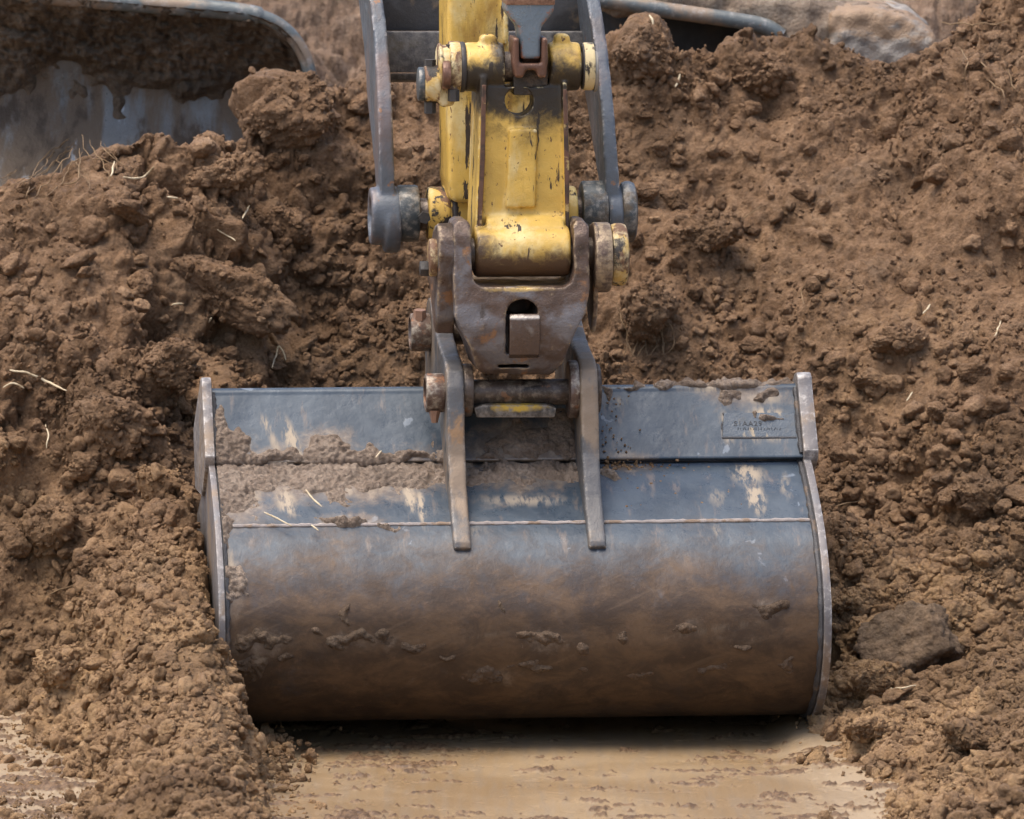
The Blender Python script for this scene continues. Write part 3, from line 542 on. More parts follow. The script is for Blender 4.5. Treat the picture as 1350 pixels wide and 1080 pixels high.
# bucket link (the yellow link in front)
ul = [(638, 112), (741, 112), (745, 200), (748, 300), (748, 345), (627, 345), (627, 300), (632, 210)]
web = ppoly(ul, .000, .055, .004); 
fl1 = ppoly([(633, 100), (642, 100), (640, 210), (635, 320), (626, 320), (630, 210)], -.010, .12, .002); fl2 = ppoly([(741, 108), (748, 108), (751, 210), (751, 318), (745, 318), (743, 210)], -.010, .06, .002)
slope = prism_x([(-.030, lz(300, -.03)), (.02, lz(270, .02)), (.04, lz(330, .04)), (-.03, lz(345, -.03))], lx(640, 0, 300), lx(742, 0, 300), .003)
pad = ppoly([(672, 170), (709, 170), (706, 274), (667, 274)], -.0085, .02, .004, 3)
bot = cyl(lx(624, HY, 330), lx(750, HY, 330), HY, HZ+.004, .040, .006)
topL = cyl(lx(611, UY, 88), lx(667, UY, 88), UY, UZ, .0385, .005); topR = cyl(lx(722, UY, 88), lx(764, UY, 88), UY, UZ, .0385, .005); mid = cyl(lx(640, UY, 88), lx(750, UY, 88), UY, UZ, .026, .002)
nubL = ppoly([(633, 68), (634, 50), (638, 46), (652, 46), (656, 50), (657, 68)], .015, .045, .004); nubR = ppoly([(731, 68), (732, 49), (736, 45), (748, 45), (752, 49), (753, 68)], .015, .045, .004)
hole = [ (l(689+19*math.cos(t), 137+19*math.sin(t), -.05)[0], l(689+19*math.cos(t), 137+19*math.sin(t), -.05)[2]) for t in np.linspace(0, 2*math.pi, 25)[:-1]]
notch = ppoly([(671, 30), (721, 30), (721, 118), (671, 118)], -.06, .15, 0)
me = solid(join(web, fl1, fl2, slope, pad, bot, topL, topR, mid, nubL, nubR), 'bucket_link', cuts=[prism_y(hole, -.06, .12, 0), notch], voxel=.0024, sm=4, it_amp=.0006)
hl = link('bucket_link', me, YELLOW, arm)
RUSTY = worn('rusty_flange_edge', (.12, .058, .035), [((.05, .03, .02), 20, .5, .1, OneS, .6), ((.38, .26, .10), 26, .58, .05, OneS, .5)], rough=.6)
for pp in ([(635.5, 112), (641, 112), (639.5, 210), (634.5, 318), (629, 318), (633, 210)], [(742.5, 118), (747.5, 118), (750.5, 210), (750.5, 316), (746, 316), (744, 210)]): link('flange_edge', tomesh(ppoly(pp, -.0125, -.006, .001, 1), 'flange_edge'), RUSTY, hl)
def ring(a, b, r, mat, name='pin_ring', par=None, dz=0, dy=0, c=.003, y=UY, z=UZ): return link(name, tomesh(cyl(lx(a, y), lx(b, y), y+dy, z+dz, r, c), name), mat, par)
up_pin = ring(600, 780, .024, GREASY, 'upper_pin', arm)
ring(604, 611.5, .040, BOLT, 'seal_ring', up_pin); ring(590, 605, .041, YELLOW_OLD, par=up_pin); ring(575, 591, .037, YELLOW_OLD, par=up_pin, dz=-.002)
ring(576, 581, .041, YELLOW_OLD, par=up_pin, dz=-.003)
ring(764, 767, .036, BOLT, 'seal_ring', up_pin); ring(766, 780, .038, YELLOW_OLD, par=up_pin); ring(779, 785, .032, COLLAR, 'pin_end', up_pin, dz=-.008, c=.006)
link('pin_end', solid(join(cyl(lx(557, UY), lx(578, UY), UY-.01, UZ-.026, .030, .003), ppoly([(574, 128), (588, 100), (606, 118), (598, 140), (582, 142)], UY-.03, UY+.02, .004)), 'pin_end', voxel=.0025, sm=2), YELLOW_OLD, up_pin)
ring(549, 558, .027, COLLAR, 'pin_cap', up_pin, dz=-.026, dy=-.01)
ring(579, 590, .023, CLEVIS, 'washer', up_pin, dz=-.010, dy=-.03)
for bx, by, dy in ((567, 142, -.012), (567, 86, -.01), (598, 126, -.035), (596, 66, -.01)):
    c = l(bx, by, UY+dy); link('bolt', tomesh(tube([c+np.array([0, 0, -.009]), c+np.array([0, 0, .009])], .0095, 6), 'bolt'), BOLT, up_pin)
# cylinder rod end and clevis
rod = ppoly([(668, -40), (731, -40), (731, 14), (722, 26), (714, 36), (713, 60), (713, 78), (686, 78), (686, 52), (683, 36), (673, 24), (667, 14)], -.012, .055, .004)
rd = link('cylinder_rod', solid(rod, 'cylinder_rod', voxel=.0025, sm=2), RODM, arm)
eye = cyl(lx(685.5, UY-.01), lx(714.5, UY-.01), UY-.012, lz(68, UY-.012), .020, .002)
link('rod_eye', tomesh(eye, 'rod_eye'), CLEVIS, rd)
c = l(701, 61, UY-.034); link('grease_fitting', tomesh(tube([c+np.array([0, .012, 0]), c, c+np.array([0, -.004, 0])], [.0055, .0055, .0028], 12), 'grease_fitting'), BOLT, rd)
link('rod_band', tomesh(ppoly([(667, -40), (732, -40), (732, 7), (667, 7)], -.015, .058, .003), 'rod_band'), CLEVIS, rd)
clv = solid(join(ppoly([(677, 50), (684.5, 50), (685, 84), (714, 84), (715, 50), (722, 50), (723, 80), (720, 103), (710, 103), (706, 93), (694, 93), (690, 103), (679, 103), (676, 84)], -.022, .05, .003)), 'clevis', voxel=.0022, sm=2)
link('clevis', clv, CLEVIS, arm)
link('clevis_core', tomesh(ppoly([(676, 90), (723, 90), (722, 126), (677, 126)], .003, .06, .004), 'clevis_core'), worn('grease_block', (.03, .022, .015), [((.06, .04, .025), 30, .5, .1, OneS, .4)], rough=.45, bump=.004), arm)
# coupler: cast body that hooks the bucket pins
outline = [(599, 297), (606, 293), (617, 293), (622, 300), (623, 362), (627, 374), (636, 379), (743, 379), (753, 374), (757, 362), (757, 300), (761, 293), (772, 292), (778, 300), (778, 384), (773, 410), (760, 436), (751, 458), (743, 482), (732, 497), (640, 497), (629, 486), (622, 462), (608, 436), (600, 418), (598, 380)]
yp = -.072
prof_c = [(HY-.030, lz(286, HY-.03)), (HY-.048, lz(310, -.06)), (HY-.052, lz(345, -.06)), (-.070, lz(385, -.07)), (-.076, lz(430, -.076)), (-.068, lz(462, -.068)), (-.048, lz(486, -.048)), (-.022, lz(499, -.02)), (.05, lz(505, .05)), (.09, lz(440, .09)), (.06, lz(385, .06)), (.045, lz(300, .045)), (.02, lz(280, .02))]
body = prism_x(prof_c, lx(585, yp), lx(792, yp), .004, 2)
outl = prism_y([(l(a, b, yp)[0], l(a, b, yp)[2]) for a, b in outline], -.12, .14, 0)
hl2 = [(l(691.5+20.5*math.cos(t), 412+14*math.sin(t), -.1)[0], l(691.5+20*math.cos(t), 412+14*math.sin(t), -.1)[2]) for t in np.linspace(0, 2*math.pi, 29)[:-1]]
hc = prism_y(hl2, -.12, .03, 0)
slot = ppoly([(671.5, 413), (711.5, 413), (711.5, 473), (671.5, 473)], -.12, -.045, 0)
gap = ppoly([(660, 487), (706, 487), (704, 492), (664, 492)], -.12, -.01, 0)
me = solid(body, 'coupler', inter=[outl], cuts=[hc, slot, gap], voxel=.0022, sm=11, it_amp=.0016)
cp = link('coupler', me, CAST, arm)
tb = prism_x([(-.072, lz(414, -.072)), (-.0775, lz(420, -.0775)), (-.0795, lz(440, -.0795)), (-.073, lz(468, -.073)), (-.06, lz(472, -.06)), (-.03, lz(472, -.03)), (-.03, lz(414, -.03))], lx(671.7, -.075), lx(711.3, -.075), .002, 3)
link('lock_tab', tomesh(tb, 'lock_tab'), worn('lock_tab_steel', (.095, .062, .046), [((.19, .155, .13), 16, .56, .1, OneS, .4)], rough=.36, metal=.3, spots=[((lx(692, -.07), -.07, lz(418, -.07)), (14, 8, 130), (.45, .40, .35), .35, .3)]), cp)
# outer cheeks on the coupler: two side plates that run back to the dipper pin
ck = [(HY-.050, lz(335, HY-.05)), (HY-.044, lz(314, HY-.044)), (HY-.028, lz(299, HY-.028)), (HY-.004, lz(293, HY)), (HY+.03, lz(296, HY+.03)), (.06, lz(312, .06)), (.12, lz(330, .12)), (.16, lz(345, .16)), (.15, lz(362, .15)), (.10, lz(378, .10)), (.06, lz(400, .06)), (.025, lz(430, .025)), (-.006, lz(440, -.006)), (-.028, lz(418, -.028)), (-.046, lz(372, -.046))]
link('cheek_plate', solid(prism_x(ck, lx(574, HY), lx(599, HY), .004, 2), 'cheek_plate', voxel=.003, sm=3, it_amp=.0008), CAST, cp)
link('cheek_plate', solid(prism_x([(a, b) for a, b in ck], lx(779, HY), lx(786, HY), .002, 2), 'cheek_plate', voxel=.003, sm=3), CAST, cp)
lp = link('coupler_pin', tomesh(cyl(lx(590, HY), lx(800, HY), HY, HZ, .026, .002), 'coupler_pin'), GREASY, cp)
link('pin_boss', tomesh(cyl(lx(779.5, HY), lx(803, HY), HY, HZ-.006, .0555, .005), 'pin_boss'), CAST, lp)
link('pin_end', tomesh(cyl(lx(802, HY), lx(825, HY), HY, HZ-.002, .050, .009), 'pin_end'), YELLOW_OLD, lp)
link('pin_cap', tomesh(cyl(lx(564, HY), lx(575, HY), HY-.006, HZ-.004, .030, .004), 'pin_cap'), YELLOW_OLD, lp)
link('bolt', tomesh(cyl(lx(553, HY), lx(565, HY), HY, HZ-.022, .013, .002, 6), 'bolt'), BOLT, lp)
# dark inside of the coupler, lower cross bar
link('cross_block', tomesh(ppoly([(622, 368), (758, 368), (752, 430), (630, 430)], .10, .16, .004), 'cross_block'), GREASY, cp)
link('lock_bar', tomesh(ppoly([(625, 538), (637, 534), (722, 534), (734, 538), (732, 551), (628, 551)], -.03, .02, .004, 2), 'lock_bar'), worn('lock_bar_steel', (.05, .04, .032), [((.12, .10, .085), 14, .55, .1, OneS, .4)], edge=(.2, .17, .14), rough=.45, spots=[((lx(681, -.03), -.03, lz(537, -.03)), (24, 5, 130), (.5, .31, .03), .9, .4)]), cp)
# thumb: two curved plates and a cross plate, folded up behind the dipper
def thumb_plate(rows, name='side_plate'):
    # rows: (front-edge pixel x left, right, pixel y, front depth, back depth)
    bm = bmesh.new(); rings = []
    for a, b, py, yf, ybk in rows:
        x0, x1, z = l(a, py, yf)[0], l(b, py, yf)[0], l(a, py, yf)[2]; rings.append([bm.verts.new(v) for v in ((x0, yf, z), (x1, yf, z), (x1, ybk, z+.0), (x0, ybk, z+.0))])
    for r, s in zip(rings, rings[1:]):
        for k in range(4): bm.faces.new((r[k], r[(k+1) % 4], s[(k+1) % 4], s[k]))
    bm.faces.new(rings[0]); bm.faces.new(rings[-1]); return bm
def interp_rows(rows, n=10):
    R = spline([(*r,) for r in rows], n); return [tuple(r) for r in R]
Lr = [(501, 521, 300, .27, .34), (501, 521, 262, .27, .34), (500, 519.5, 200, .27, .40), (498, 518, 150, .28, .47), (496, 515, 100, .31, .52), (493, 511, 50, .345, .58), (487, 505, 0, .39, .64), (476, 494, -60, .45, .70)]
Rr = [(797, 818, 300, .265, .34), (798, 818, 262, .265, .34), (795.5, 814, 200, .27, .42), (793, 810, 150, .285, .50), (788, 805, 100, .31, .56), (782, 799, 50, .345, .62), (773, 791, 0, .39, .68), (760, 777, -60, .45, .74)]
tl = solid(join(thumb_plate(interp_rows(Lr)), cyl(lx(487, DY), lx(527, DY), DY, DZ-.002, .047, .004), cyl(lx(505, DY), lx(526, DY), DY, DZ-.012, .050, .004)), 'side_plate', cuts=[cyl(lx(470, DY), lx(493, DY), DY, DZ-.002, .030, 0.0005)] + [prism_x([(.44, lz(p_, .44)), (.50, lz(p_-4, .50)), (.50, lz(p_+5, .50)), (.44, lz(p_+9, .44))], lx(460, .45), lx(484, .45), 0) for p_ in (2, 22, 36)], voxel=.003, sm=2, it_amp=.0006)
th = tag(link('thumb', tl, THUMB, arm), 'blue-grey thumb plates folded up behind the yellow arm')
link('side_plate', solid(join(thumb_plate(interp_rows(Rr)), cyl(lx(798, DY), lx(818, DY), DY, DZ-.002, .047, .004)), 'side_plate', voxel=.003, sm=2, it_amp=.0006), THUMB, th)
link('cross_plate', tomesh(ppoly([(500, 42), (792, 42), (795, 96), (506, 96)], .50, .52, .003), 'cross_plate'), THUMB_D, th)
bm = prism_x([(.50, lz(96, .5)), (.505, lz(106, .505)), (.62, lz(108, .62)), (.62, lz(96, .62))], lx(506, .5), lx(795, .5), .003); link('cross_plate', tomesh(bm, 'cross_plate'), THUMB_D, th)
link('cross_plate', tomesh(ppoly([(480, -70), (790, -70), (792, 41), (496, 41)], .535, .555, .003), 'cross_plate'), worn('muddy_cross_plate', (.060, .058, .060), [((.20, .145, .095), 9, .58, .08, OneS, .7), ((.10, .10, .105), 7, .5, .1, OneS, .5)], rough=.55), th)
# ================================================================== BLADE AND SLAB BEHIND THE HEAP
blade = tag(link('steel_blade', None), 'mud-caked curved steel blade with a bent grey top rail, behind the dirt heap', 'blade')
WB = 1.62
rp = [(-120, -40), (0, -16), (60, -6), (200, 6), (300, 14), (345, 22), (375, 38), (396, 64), (408, 96), (412, 150)]
rail_pts = spline([wpt(a, b, WB) for a, b in rp], 10)
link('top_rail', tomesh(tube(rail_pts, [.0165 if k < 50 else .0125 for k in range(len(rail_pts))], 14), 'top_rail'), RAIL, blade)
nu, nv = 300, 150
us = np.linspace(-120, 405, nu); topz = np.interp([wpt(a, 0, WB)[0] for a in us], rail_pts[:, 0], rail_pts[:, 2]); A = np.zeros((nv, nu, 3)); v = np.linspace(0, 1, nv)
zb = wpt(0, 300, WB)[2]
A[:, :, 0] = np.array([wpt(a, 0, WB)[0] for a in us])[None]; A[:, :, 2] = topz[None]*(1-v[:, None]) + zb*v[:, None]; A[:, :, 1] = WB + .012 + .13*np.sin(np.clip(v*1.15, 0, 1)*math.pi)[:, None]**.8
Bk = A.copy(); Bk[:, :, 1] += .02
link('blade_face', grid_mesh('blade_face', np.concatenate([A, Bk[::-1], A[:1]]).reshape(-1, 3), nu, 2*nv+1), BLADEF, blade)
AA = A.reshape(-1, 3); a_, b_, _ = proj(AA)
f = 1.0 - (b_-88 + .12*(200-a_)*0)/62. + .75*perlin(AA, 7, 3.) + .40*perlin(AA, 19, 8.) + .2*perlin(AA, 50, 5.); f = np.minimum(f, 1.6)
t_ = np.clip(f-.45, -.3, 1.0); th_ = .026*np.sign(t_)*np.abs(t_)**.9 + np.clip(t_*2, 0, 1)*(.030*np.abs(perlin(AA, 20, 1.)) + .016*np.abs(perlin(AA, 48, 9.)) + .008*perlin(AA, 100, 3.))
AA2 = AA + np.array([0, -1, .0])*th_[:, None]
tag(link('caked_mud', grid_mesh('caked_mud', AA2, nu, nv, keep=t_ > -.28), MUD_DARK, blade), kind='stuff')

slab = tag(link('steel_slab', None), 'pale mud-covered steel slab with a rounded end, lying behind the heap crest', 'slab')
WS = 1.60
def wpoly(pix, y0, y1, w=.004):
    P = [wpt(a, b, y0) for a, b in pix]; return prism_y([(p[0], p[2]) for p in P], y0, y1, w)
me = solid(wpoly([(770, -60), (870, -30), (1000, -6), (1120, 8), (1185, 18), (1215, 34), (1234, 56), (1240, 130), (1000, 130), (985, 40), (870, 22), (770, 10)], WS, WS+.5, .012), 'mud_cover', voxel=.008, sm=5, it_amp=.006)
V = np.empty(len(me.vertices)*3, np.float32); me.vertices.foreach_get('co', V); P = V.reshape(-1, 3); P[:, 1] += .03*fbm(P, 9, 3, 4.); P[:, 2] += .012*fbm(P, 14, 3, 9.); me.vertices.foreach_set('co', P.ravel()); me.update()
mc = link('mud_cover', me, MUD_PALE, slab)
lip = spline([wpt(a, b, WS-.006) for a, b in ((740, -8), (820, 4), (880, 14), (950, 24), (1006, 34), (1030, 48))], 8); link('edge_rail', tomesh(tube(lip, .0145, 14), 'edge_rail'), RAIL, slab)
link('rounded_end', solid(wpoly([(1090, 12), (1150, 10), (1200, 20), (1230, 42), (1246, 80), (1246, 140), (1090, 140)], WS-.03, WS+.3, .03), 'rounded_end', voxel=.006, sm=18, it_amp=.006), worn('muddy_end_steel', (.33, .29, .245), [((.27, .18, .11), 7, .44, .10, (1, 1, 1.6), .6), ((.17, .15, .13), 12, .55, .1, (1, 1, 2), .5)], rough=.4, bump=.006, bscale=40), slab)
link('painted_shade_face', tomesh(wpoly([(740, 0), (1004, 20), (1004, 160), (740, 160)], WS+.20, WS+.22), 'painted_shade_face'), worn('painted_shade_black', (.03, .032, .035), [((.06, .05, .04), 6, .55, .1, OneS, .6)], rough=.6), slab)  # near-black plate: the shade below the lip is put into its colour

# ================================================================== CLODS
def clod_mesh(name, sub, seed, crumb=False, boxy=False):
    bm = bmesh.new(); bmesh.ops.create_icosphere(bm, subdivisions=sub, radius=1); r_ = np.random.default_rng(seed)
    V = np.array([v.co[:] for v in bm.verts]); n = r_.normal(size=(11 if not crumb else 8, 3)); n /= np.linalg.norm(n, axis=1)[:, None]; dd = r_.uniform(.62, 1.0, len(n))
    if boxy: n = np.array([(1, .1, .1), (-1, .15, 0), (.15, 1, .1), (.1, -1, .12), (0, .1, 1), (.1, 0, -1), (.7, -.3, .6), (-.5, .2, -.8)]); n /= np.linalg.norm(n, axis=1)[:, None]; dd = np.array([.72, .7, .7, .66, .68, .7, .86, .88])
    k = 22.0 if boxy else 9.0; dots = np.maximum(V @ n.T, 1e-3)/dd; rad = (dots**k).sum(1)**(-1/k); rad = np.clip(rad, .5, 1.15)
    if crumb: rad = rad*(1 + .35*perlin(V, 1.3, seed*3.1) + .30*np.abs(perlin(V, 2.6, seed*5.7)))
    P = V*rad[:, None]; o_ = seed*7.31
    P += V*(.16*perlin(P, 1.6, o_) + .10*np.abs(perlin(P, 3.4, o_)) + .06*perlin(P, 7, o_))[:, None]
    if not crumb:
        w, i = worley(P, 3.2, o_); P += V*(.10*(np.minimum(w*1.5, 1)**.6-.5)*(.3+i) + .05*np.abs(perlin(P, 14, o_)) + .025*perlin(P, 28, o_))[:, None]
    for v, p in zip(bm.verts, P): v.co = p
    me = bpy.data.meshes.new(name)
    for f_ in bm.faces: f_.smooth = True
    bm.to_mesh(me); bm.free(); return me
CL = []
for k in range(12):
    m = clod_mesh('dirt_clod', 5 if k < 4 else 4, k+1); m.materials.append(SOIL_CLOD if k % 3 else SOIL); CL.append(m)
CG = clod_mesh('dirt_clod', 5, 101, boxy=True); CG.materials.append(SOIL_GREY)
clods = []
def clod(px, py, rpx, asp, label, group, mesh=None, sink=.36, name='dirt_clod', rz=None):
    p, n = hit(px, py); r = rpx*1.2e-3*(12.+p[1])/12
    o = link(name, mesh or CL[random.randrange(12)], None)
    o.rotation_euler = (random.uniform(-.5, .5), random.uniform(-.5, .5), random.uniform(0, 6.28) if rz is None else rz)
    o.scale = (r*asp[0], r*asp[1], r*asp[2]); nn = Vector(n); nn = nn if nn.z > 0 else -nn
    o.location = Vector(p) + nn*r*min(asp)*(1-2*sink)*.5
    tag(o, label, 'dirt clod', group); clods.append((px, py, rpx)); return o
big = []
for px, py, r, asp, lab in [
    (1215, 858, 74, (1.1, .8, .95), 'large grey-brown block of soil with a flat shaded face, right of the bucket'),
    (1138, 898, 40, (1.1, .8, .75), 'rounded lump of soil leaning against the large grey-brown block'),
    (1135, 835, 26, (.9, .8, 1), 'small squared clod wedged between the bucket and the grey-brown block'),
    (1003, 92, 32, (1.15, .8, .9), 'big rounded clod perched on the crest below the pale muddy slab'),
    (845, 66, 44, (1.1, .9, .9), 'bulky clod on the crest close to the thumb plate'),
    (385, 150, 62, (1.15, .7, .8), 'broad smooth slab of soil on the crest under the bent rail end'),
    (262, 168, 34, (.9, .8, 1.0), 'upright knob of soil standing against the steel blade'),
    (378, 305, 38, (.9, .7, 1.0), 'tall rounded clod on the slope left of the thumb pin'),
    (300, 225, 40, (1.3, .8, .7), 'tilted ledge of soil below the upright knob'),
    (310, 385, 62, (1.35, .8, .75), 'wide overhanging chunk of soil above the bucket left corner'),
    (1192, 455, 32, (1.3, .8, .6), 'flat-topped ledge of soil on the slope right of the bucket'),
    (935, 305, 40, (1.2, .8, .8), 'large smooth clod on the slope beside the pin end'),
    (850, 405, 44, (1.0, .8, 1.0), 'soil lump with hanging grass roots beside the bucket ear'),
    (150, 555, 52, (1.3, .8, .75), 'wide crumbly chunk left of the bucket side plate'),
    (60, 690, 44, (1.2, .8, .8), 'dark lump of soil at the foot of the rooty bank'),
    (225, 480, 42, (1.1, .8, .8), 'lump of soil hanging over the dark hollow near the bucket'),
    (1290, 655, 40, (1.2, .8, .75), 'ragged clump of soil on the rubble slope'),
    (1130, 790, 28, (1.3, .8, .6), 'pale flat clod touching the bucket right side'),
    (1150, 965, 30, (1.4, .9, .5), 'flat slab of clay lying before the grey-brown block'),
    (1275, 968, 32, (1.4, .8, .55), 'long tilted flake of clay on the scattered rubble'),
    (235, 838, 40, (1.2, .9, .9), 'large rounded mass in the ridge of spilled soil'),
    (80, 880, 42, (1.1, .8, .8), 'big crumbly clod above the pale clay patch'),
    (150, 885, 30, (1.2, .8, .7), 'grey crumbly clod on the edge of the pale clay patch'),
    (210, 812, 12, (1.5, .9, .6), 'small pale flat stone-like clod on the spilled ridge'),
    (120, 180, 40, (1.2, .8, .8), 'root-bound clod at the top of the left bank')]:
    big.append(clod(px, py, r*.88, asp, lab, None, CG if 'grey-brown block of' in lab else CL[random.randrange(4)], sink=-.05 if px > 1080 and r > 25 else .50, rz=random.uniform(-.4, .4)))
zones = [((1090, 1350), (440, 900), 80, (7, 20), 'brown clod in the rubble slope right of the bucket', 'clods in the rubble slope'),
         ((1110, 1350), (890, 1075), 40, (7, 20), 'tan clod scattered on the clay right of the bucket', 'clods scattered on the clay'),
         ((70, 330), (720, 1075), 46, (6, 18), 'crumbly clod in the ridge of soil spilled past the bucket', 'clods in the spilled ridge'),
         ((0, 240), (230, 720), 36, (10, 26), 'damp clod in the rooty bank left of the bucket', 'clods in the left bank'),
         ((240, 560), (120, 490), 34, (7, 20), 'clod on the slope behind the bucket, left of the yellow arm', 'clods left of the arm'),
         ((800, 1060), (70, 490), 34, (7, 20), 'clod on the slope behind the bucket, right of the yellow arm', 'clods right of the arm'),
         ((1060, 1350), (70, 440), 16, (7, 18), 'clod on the smooth slope below the muddy slab', 'clods on the smooth slope')]
for xr_, yr_, n_, sr_, lab, grp in zones:
    for k in range(n_):
        s = sr_[0] + (sr_[1]-sr_[0])*random.random()**2.2
        px, py = random.uniform(*xr_), random.uniform(*yr_)
        if grp == 'clods scattered on the clay' and px < 1085 + (py-900)*.6: px += 110
        if grp == 'clods in the spilled ridge' and (px < 60+(py-850)*.5): px += 90
        p, n = hit(px, py)
        if -.46 < p[0] < .46 and p[1] < .45: continue
        asp = (random.uniform(.9, 1.35), random.uniform(.8, 1.1), random.uniform(.6, .95)); f_ = (py-yr_[0])/(yr_[1]-yr_[0])
        word = ('large' if s > sr_[0]+.5*(sr_[1]-sr_[0]) else 'medium' if s > sr_[0]+.15*(sr_[1]-sr_[0]) else 'small') + (' flat' if asp[2] < .70 else ' long' if asp[0] > 1.22 else ' blocky')
        clod(px, py, s, asp, word + ' ' + lab + (', high up' if f_ < .33 else ', low down' if f_ > .67 else ', halfway up'), grp)
# crumbs: too many to count, one object that places small lumps on the soil
src = []
for k in range(8):
    m = clod_mesh('crumb', 3, 40+k, True); m.materials.append(SOIL_CLOD if k % 2 else SOIL); src.append(bpy.data.objects.new('crumb', m))
cand = np.where((HP[:, 2] > -.02) & (ppx > -80) & (ppx < 1430) & (ppy > -60) & (ppy < 1150) & (y < 1.6))[0]
den = .22 + .9*np.exp(-(((ppx-1230)/190)**2 + ((ppy-760)/260)**2)) + .8*np.exp(-(((ppx-200)/150)**2 + ((ppy-880)/240)**2)) + .35*np.exp(-(((ppx-500)/110)**2 + ((ppy-400)/110)**2)) + .3*np.exp(-(((ppx-960)/110)**2 + ((ppy-430)/80)**2))
den = (den-.08)*(.4 + 1.1*rough)*(.35 + 1.3*sstep(-.3, .5, perlin(H0, 8, 19.)))*(1-.6*slide)
den = den[cand]; NC = 60000
ci = rng.choice(cand, NC, p=den/den.sum()); sz = np.clip(.0019*(rng.pareto(2.1, NC)+1), .0019, .0105)
cp_ = HP[ci] + rng.normal(size=(NC, 3))*.0015 + HN[ci]*np.sign(HN[ci][:, 2:3])*(sz*.10)[:, None]
# a few crumbs strewn on the clay beside the spoil
ng = 900; gx2 = np.concatenate([rng.normal(.60, .05, ng), rng.normal(-.39, .03, ng), rng.normal(-.70, .08, ng)]); gy2 = rng.uniform(-1.0, .05, 3*ng); gx2 += np.concatenate([(-.3-gy2[:ng])*.13, (-.3-gy2[ng:2*ng])*.05, np.zeros(ng)])
gs = np.clip(.0014*(rng.pareto(1.9, 3*ng)+1), .0014, .009); cp_ = np.concatenate([cp_, np.stack([gx2, gy2, gs*.3], 1)]); sz = np.concatenate([sz, gs]); NC = len(cp_)
bpts, bsz = [], []
for o_ in big[1:]:                          # crumbs also cling to the large clods
    V_ = np.empty(len(o_.data.vertices)*3, np.float32); o_.data.vertices.foreach_get('co', V_); V_ = V_.reshape(-1, 3)
    k_ = rng.choice(len(V_), 420); Mw = np.array(Matrix.LocRotScale(o_.location, o_.rotation_euler, o_.scale)); bpts.append(V_[k_] @ Mw[:3, :3].T + Mw[:3, 3]); bsz.append(np.clip(.0015*(rng.pareto(2.2, 420)+1), .0015, .007))
cp_ = np.concatenate([cp_]+bpts); sz = np.concatenate([sz]+bsz); NC = len(cp_)
me = bpy.data.meshes.new('soil_crumbs'); me.vertices.add(NC); me.vertices.foreach_set('co', np.ascontiguousarray(cp_, np.float32).ravel())
for nm_, ty, arr, key in (('scl', 'FLOAT_VECTOR', (sz[:, None]*rng.uniform(.55, 1.45, (NC, 3))).astype(np.float32), 'vector'), ('rot', 'FLOAT_VECTOR', rng.uniform(0, 6.28, (NC, 3)).astype(np.float32), 'vector'), ('pick', 'INT', rng.integers(0, 8, NC).astype(np.int32), 'value')):
    a = me.attributes.new(nm_, ty, 'POINT'); a.data.foreach_set(key, arr.ravel())
crumbs = tag(link('soil_crumbs', me), 'loose brown soil crumbs strewn over the heap and clay', 'soil', kind='stuff')
ng_ = bpy.data.node_groups.new('scatter', 'GeometryNodeTree'); ng_.interface.new_socket('Geometry', in_out='INPUT', socket_type='NodeSocketGeometry'); ng_.interface.new_socket('Geometry', in_out='OUTPUT', socket_type='NodeSocketGeometry')
gi, go = ng_.nodes.new('NodeGroupInput'), ng_.nodes.new('NodeGroupOutput'); ip = ng_.nodes.new('GeometryNodeInstanceOnPoints'); jn = ng_.nodes.new('GeometryNodeJoinGeometry')
for s_ in reversed(src):
    oi = ng_.nodes.new('GeometryNodeObjectInfo'); oi.inputs['Object'].default_value = s_; oi.inputs['As Instance'].default_value = True; ng_.links.new(oi.outputs['Geometry'], jn.inputs[0])
def na(nm_, ty):
    q_ = ng_.nodes.new('GeometryNodeInputNamedAttribute'); q_.data_type = ty; q_.inputs[0].default_value = nm_; return q_.outputs[0]
L_ = ng_.links.new; L_(gi.outputs[0], ip.inputs['Points']); L_(jn.outputs[0], ip.inputs['Instance']); ip.inputs['Pick Instance'].default_value = True
L_(na('pick', 'INT'), ip.inputs['Instance Index']); L_(na('scl', 'FLOAT_VECTOR'), ip.inputs['Scale'])
e2r = ng_.nodes.new('FunctionNodeEulerToRotation'); L_(na('rot', 'FLOAT_VECTOR'), e2r.inputs[0]); L_(e2r.outputs[0], ip.inputs['Rotation']); L_(ip.outputs[0], go.inputs[0])
crumbs.modifiers.new('scatter', 'NODES').node_group = ng_
# crumbs that landed on the bucket's ledges
bms = []
for k in range(150):
    z_ = random.random()
    if z_ < .5: px, py = 795 + abs(random.gauss(0, 45)), random.gauss(614, 4)
    elif z_ < .75: px, py = 793 + abs(random.gauss(0, 20)), random.uniform(520, 600)
    else: px, py = random.uniform(800, 1050), random.uniform(615, 670)
    yl = np.interp(py, [510, 606, 612, 650, 690], [.09, .014, .024, -.052, -.117]); p = l(px, py, yl); r = random.uniform(.0009, .0036 if py > 600 else .0022)
    b = bmesh.new(); bmesh.ops.create_icosphere(b, subdivisions=1, radius=r, matrix=Matrix.Translation(p) @ Euler((random.random()*6, random.random()*6, 0)).to_matrix().to_4x4() @ Matrix.Diagonal((1.2, 1, .8, 1))); bms.append(b)
tag(link('mud_crumbs', tomesh(join(*bms), 'mud_crumbs', 80), SOIL_CLOD, shell), kind='stuff')

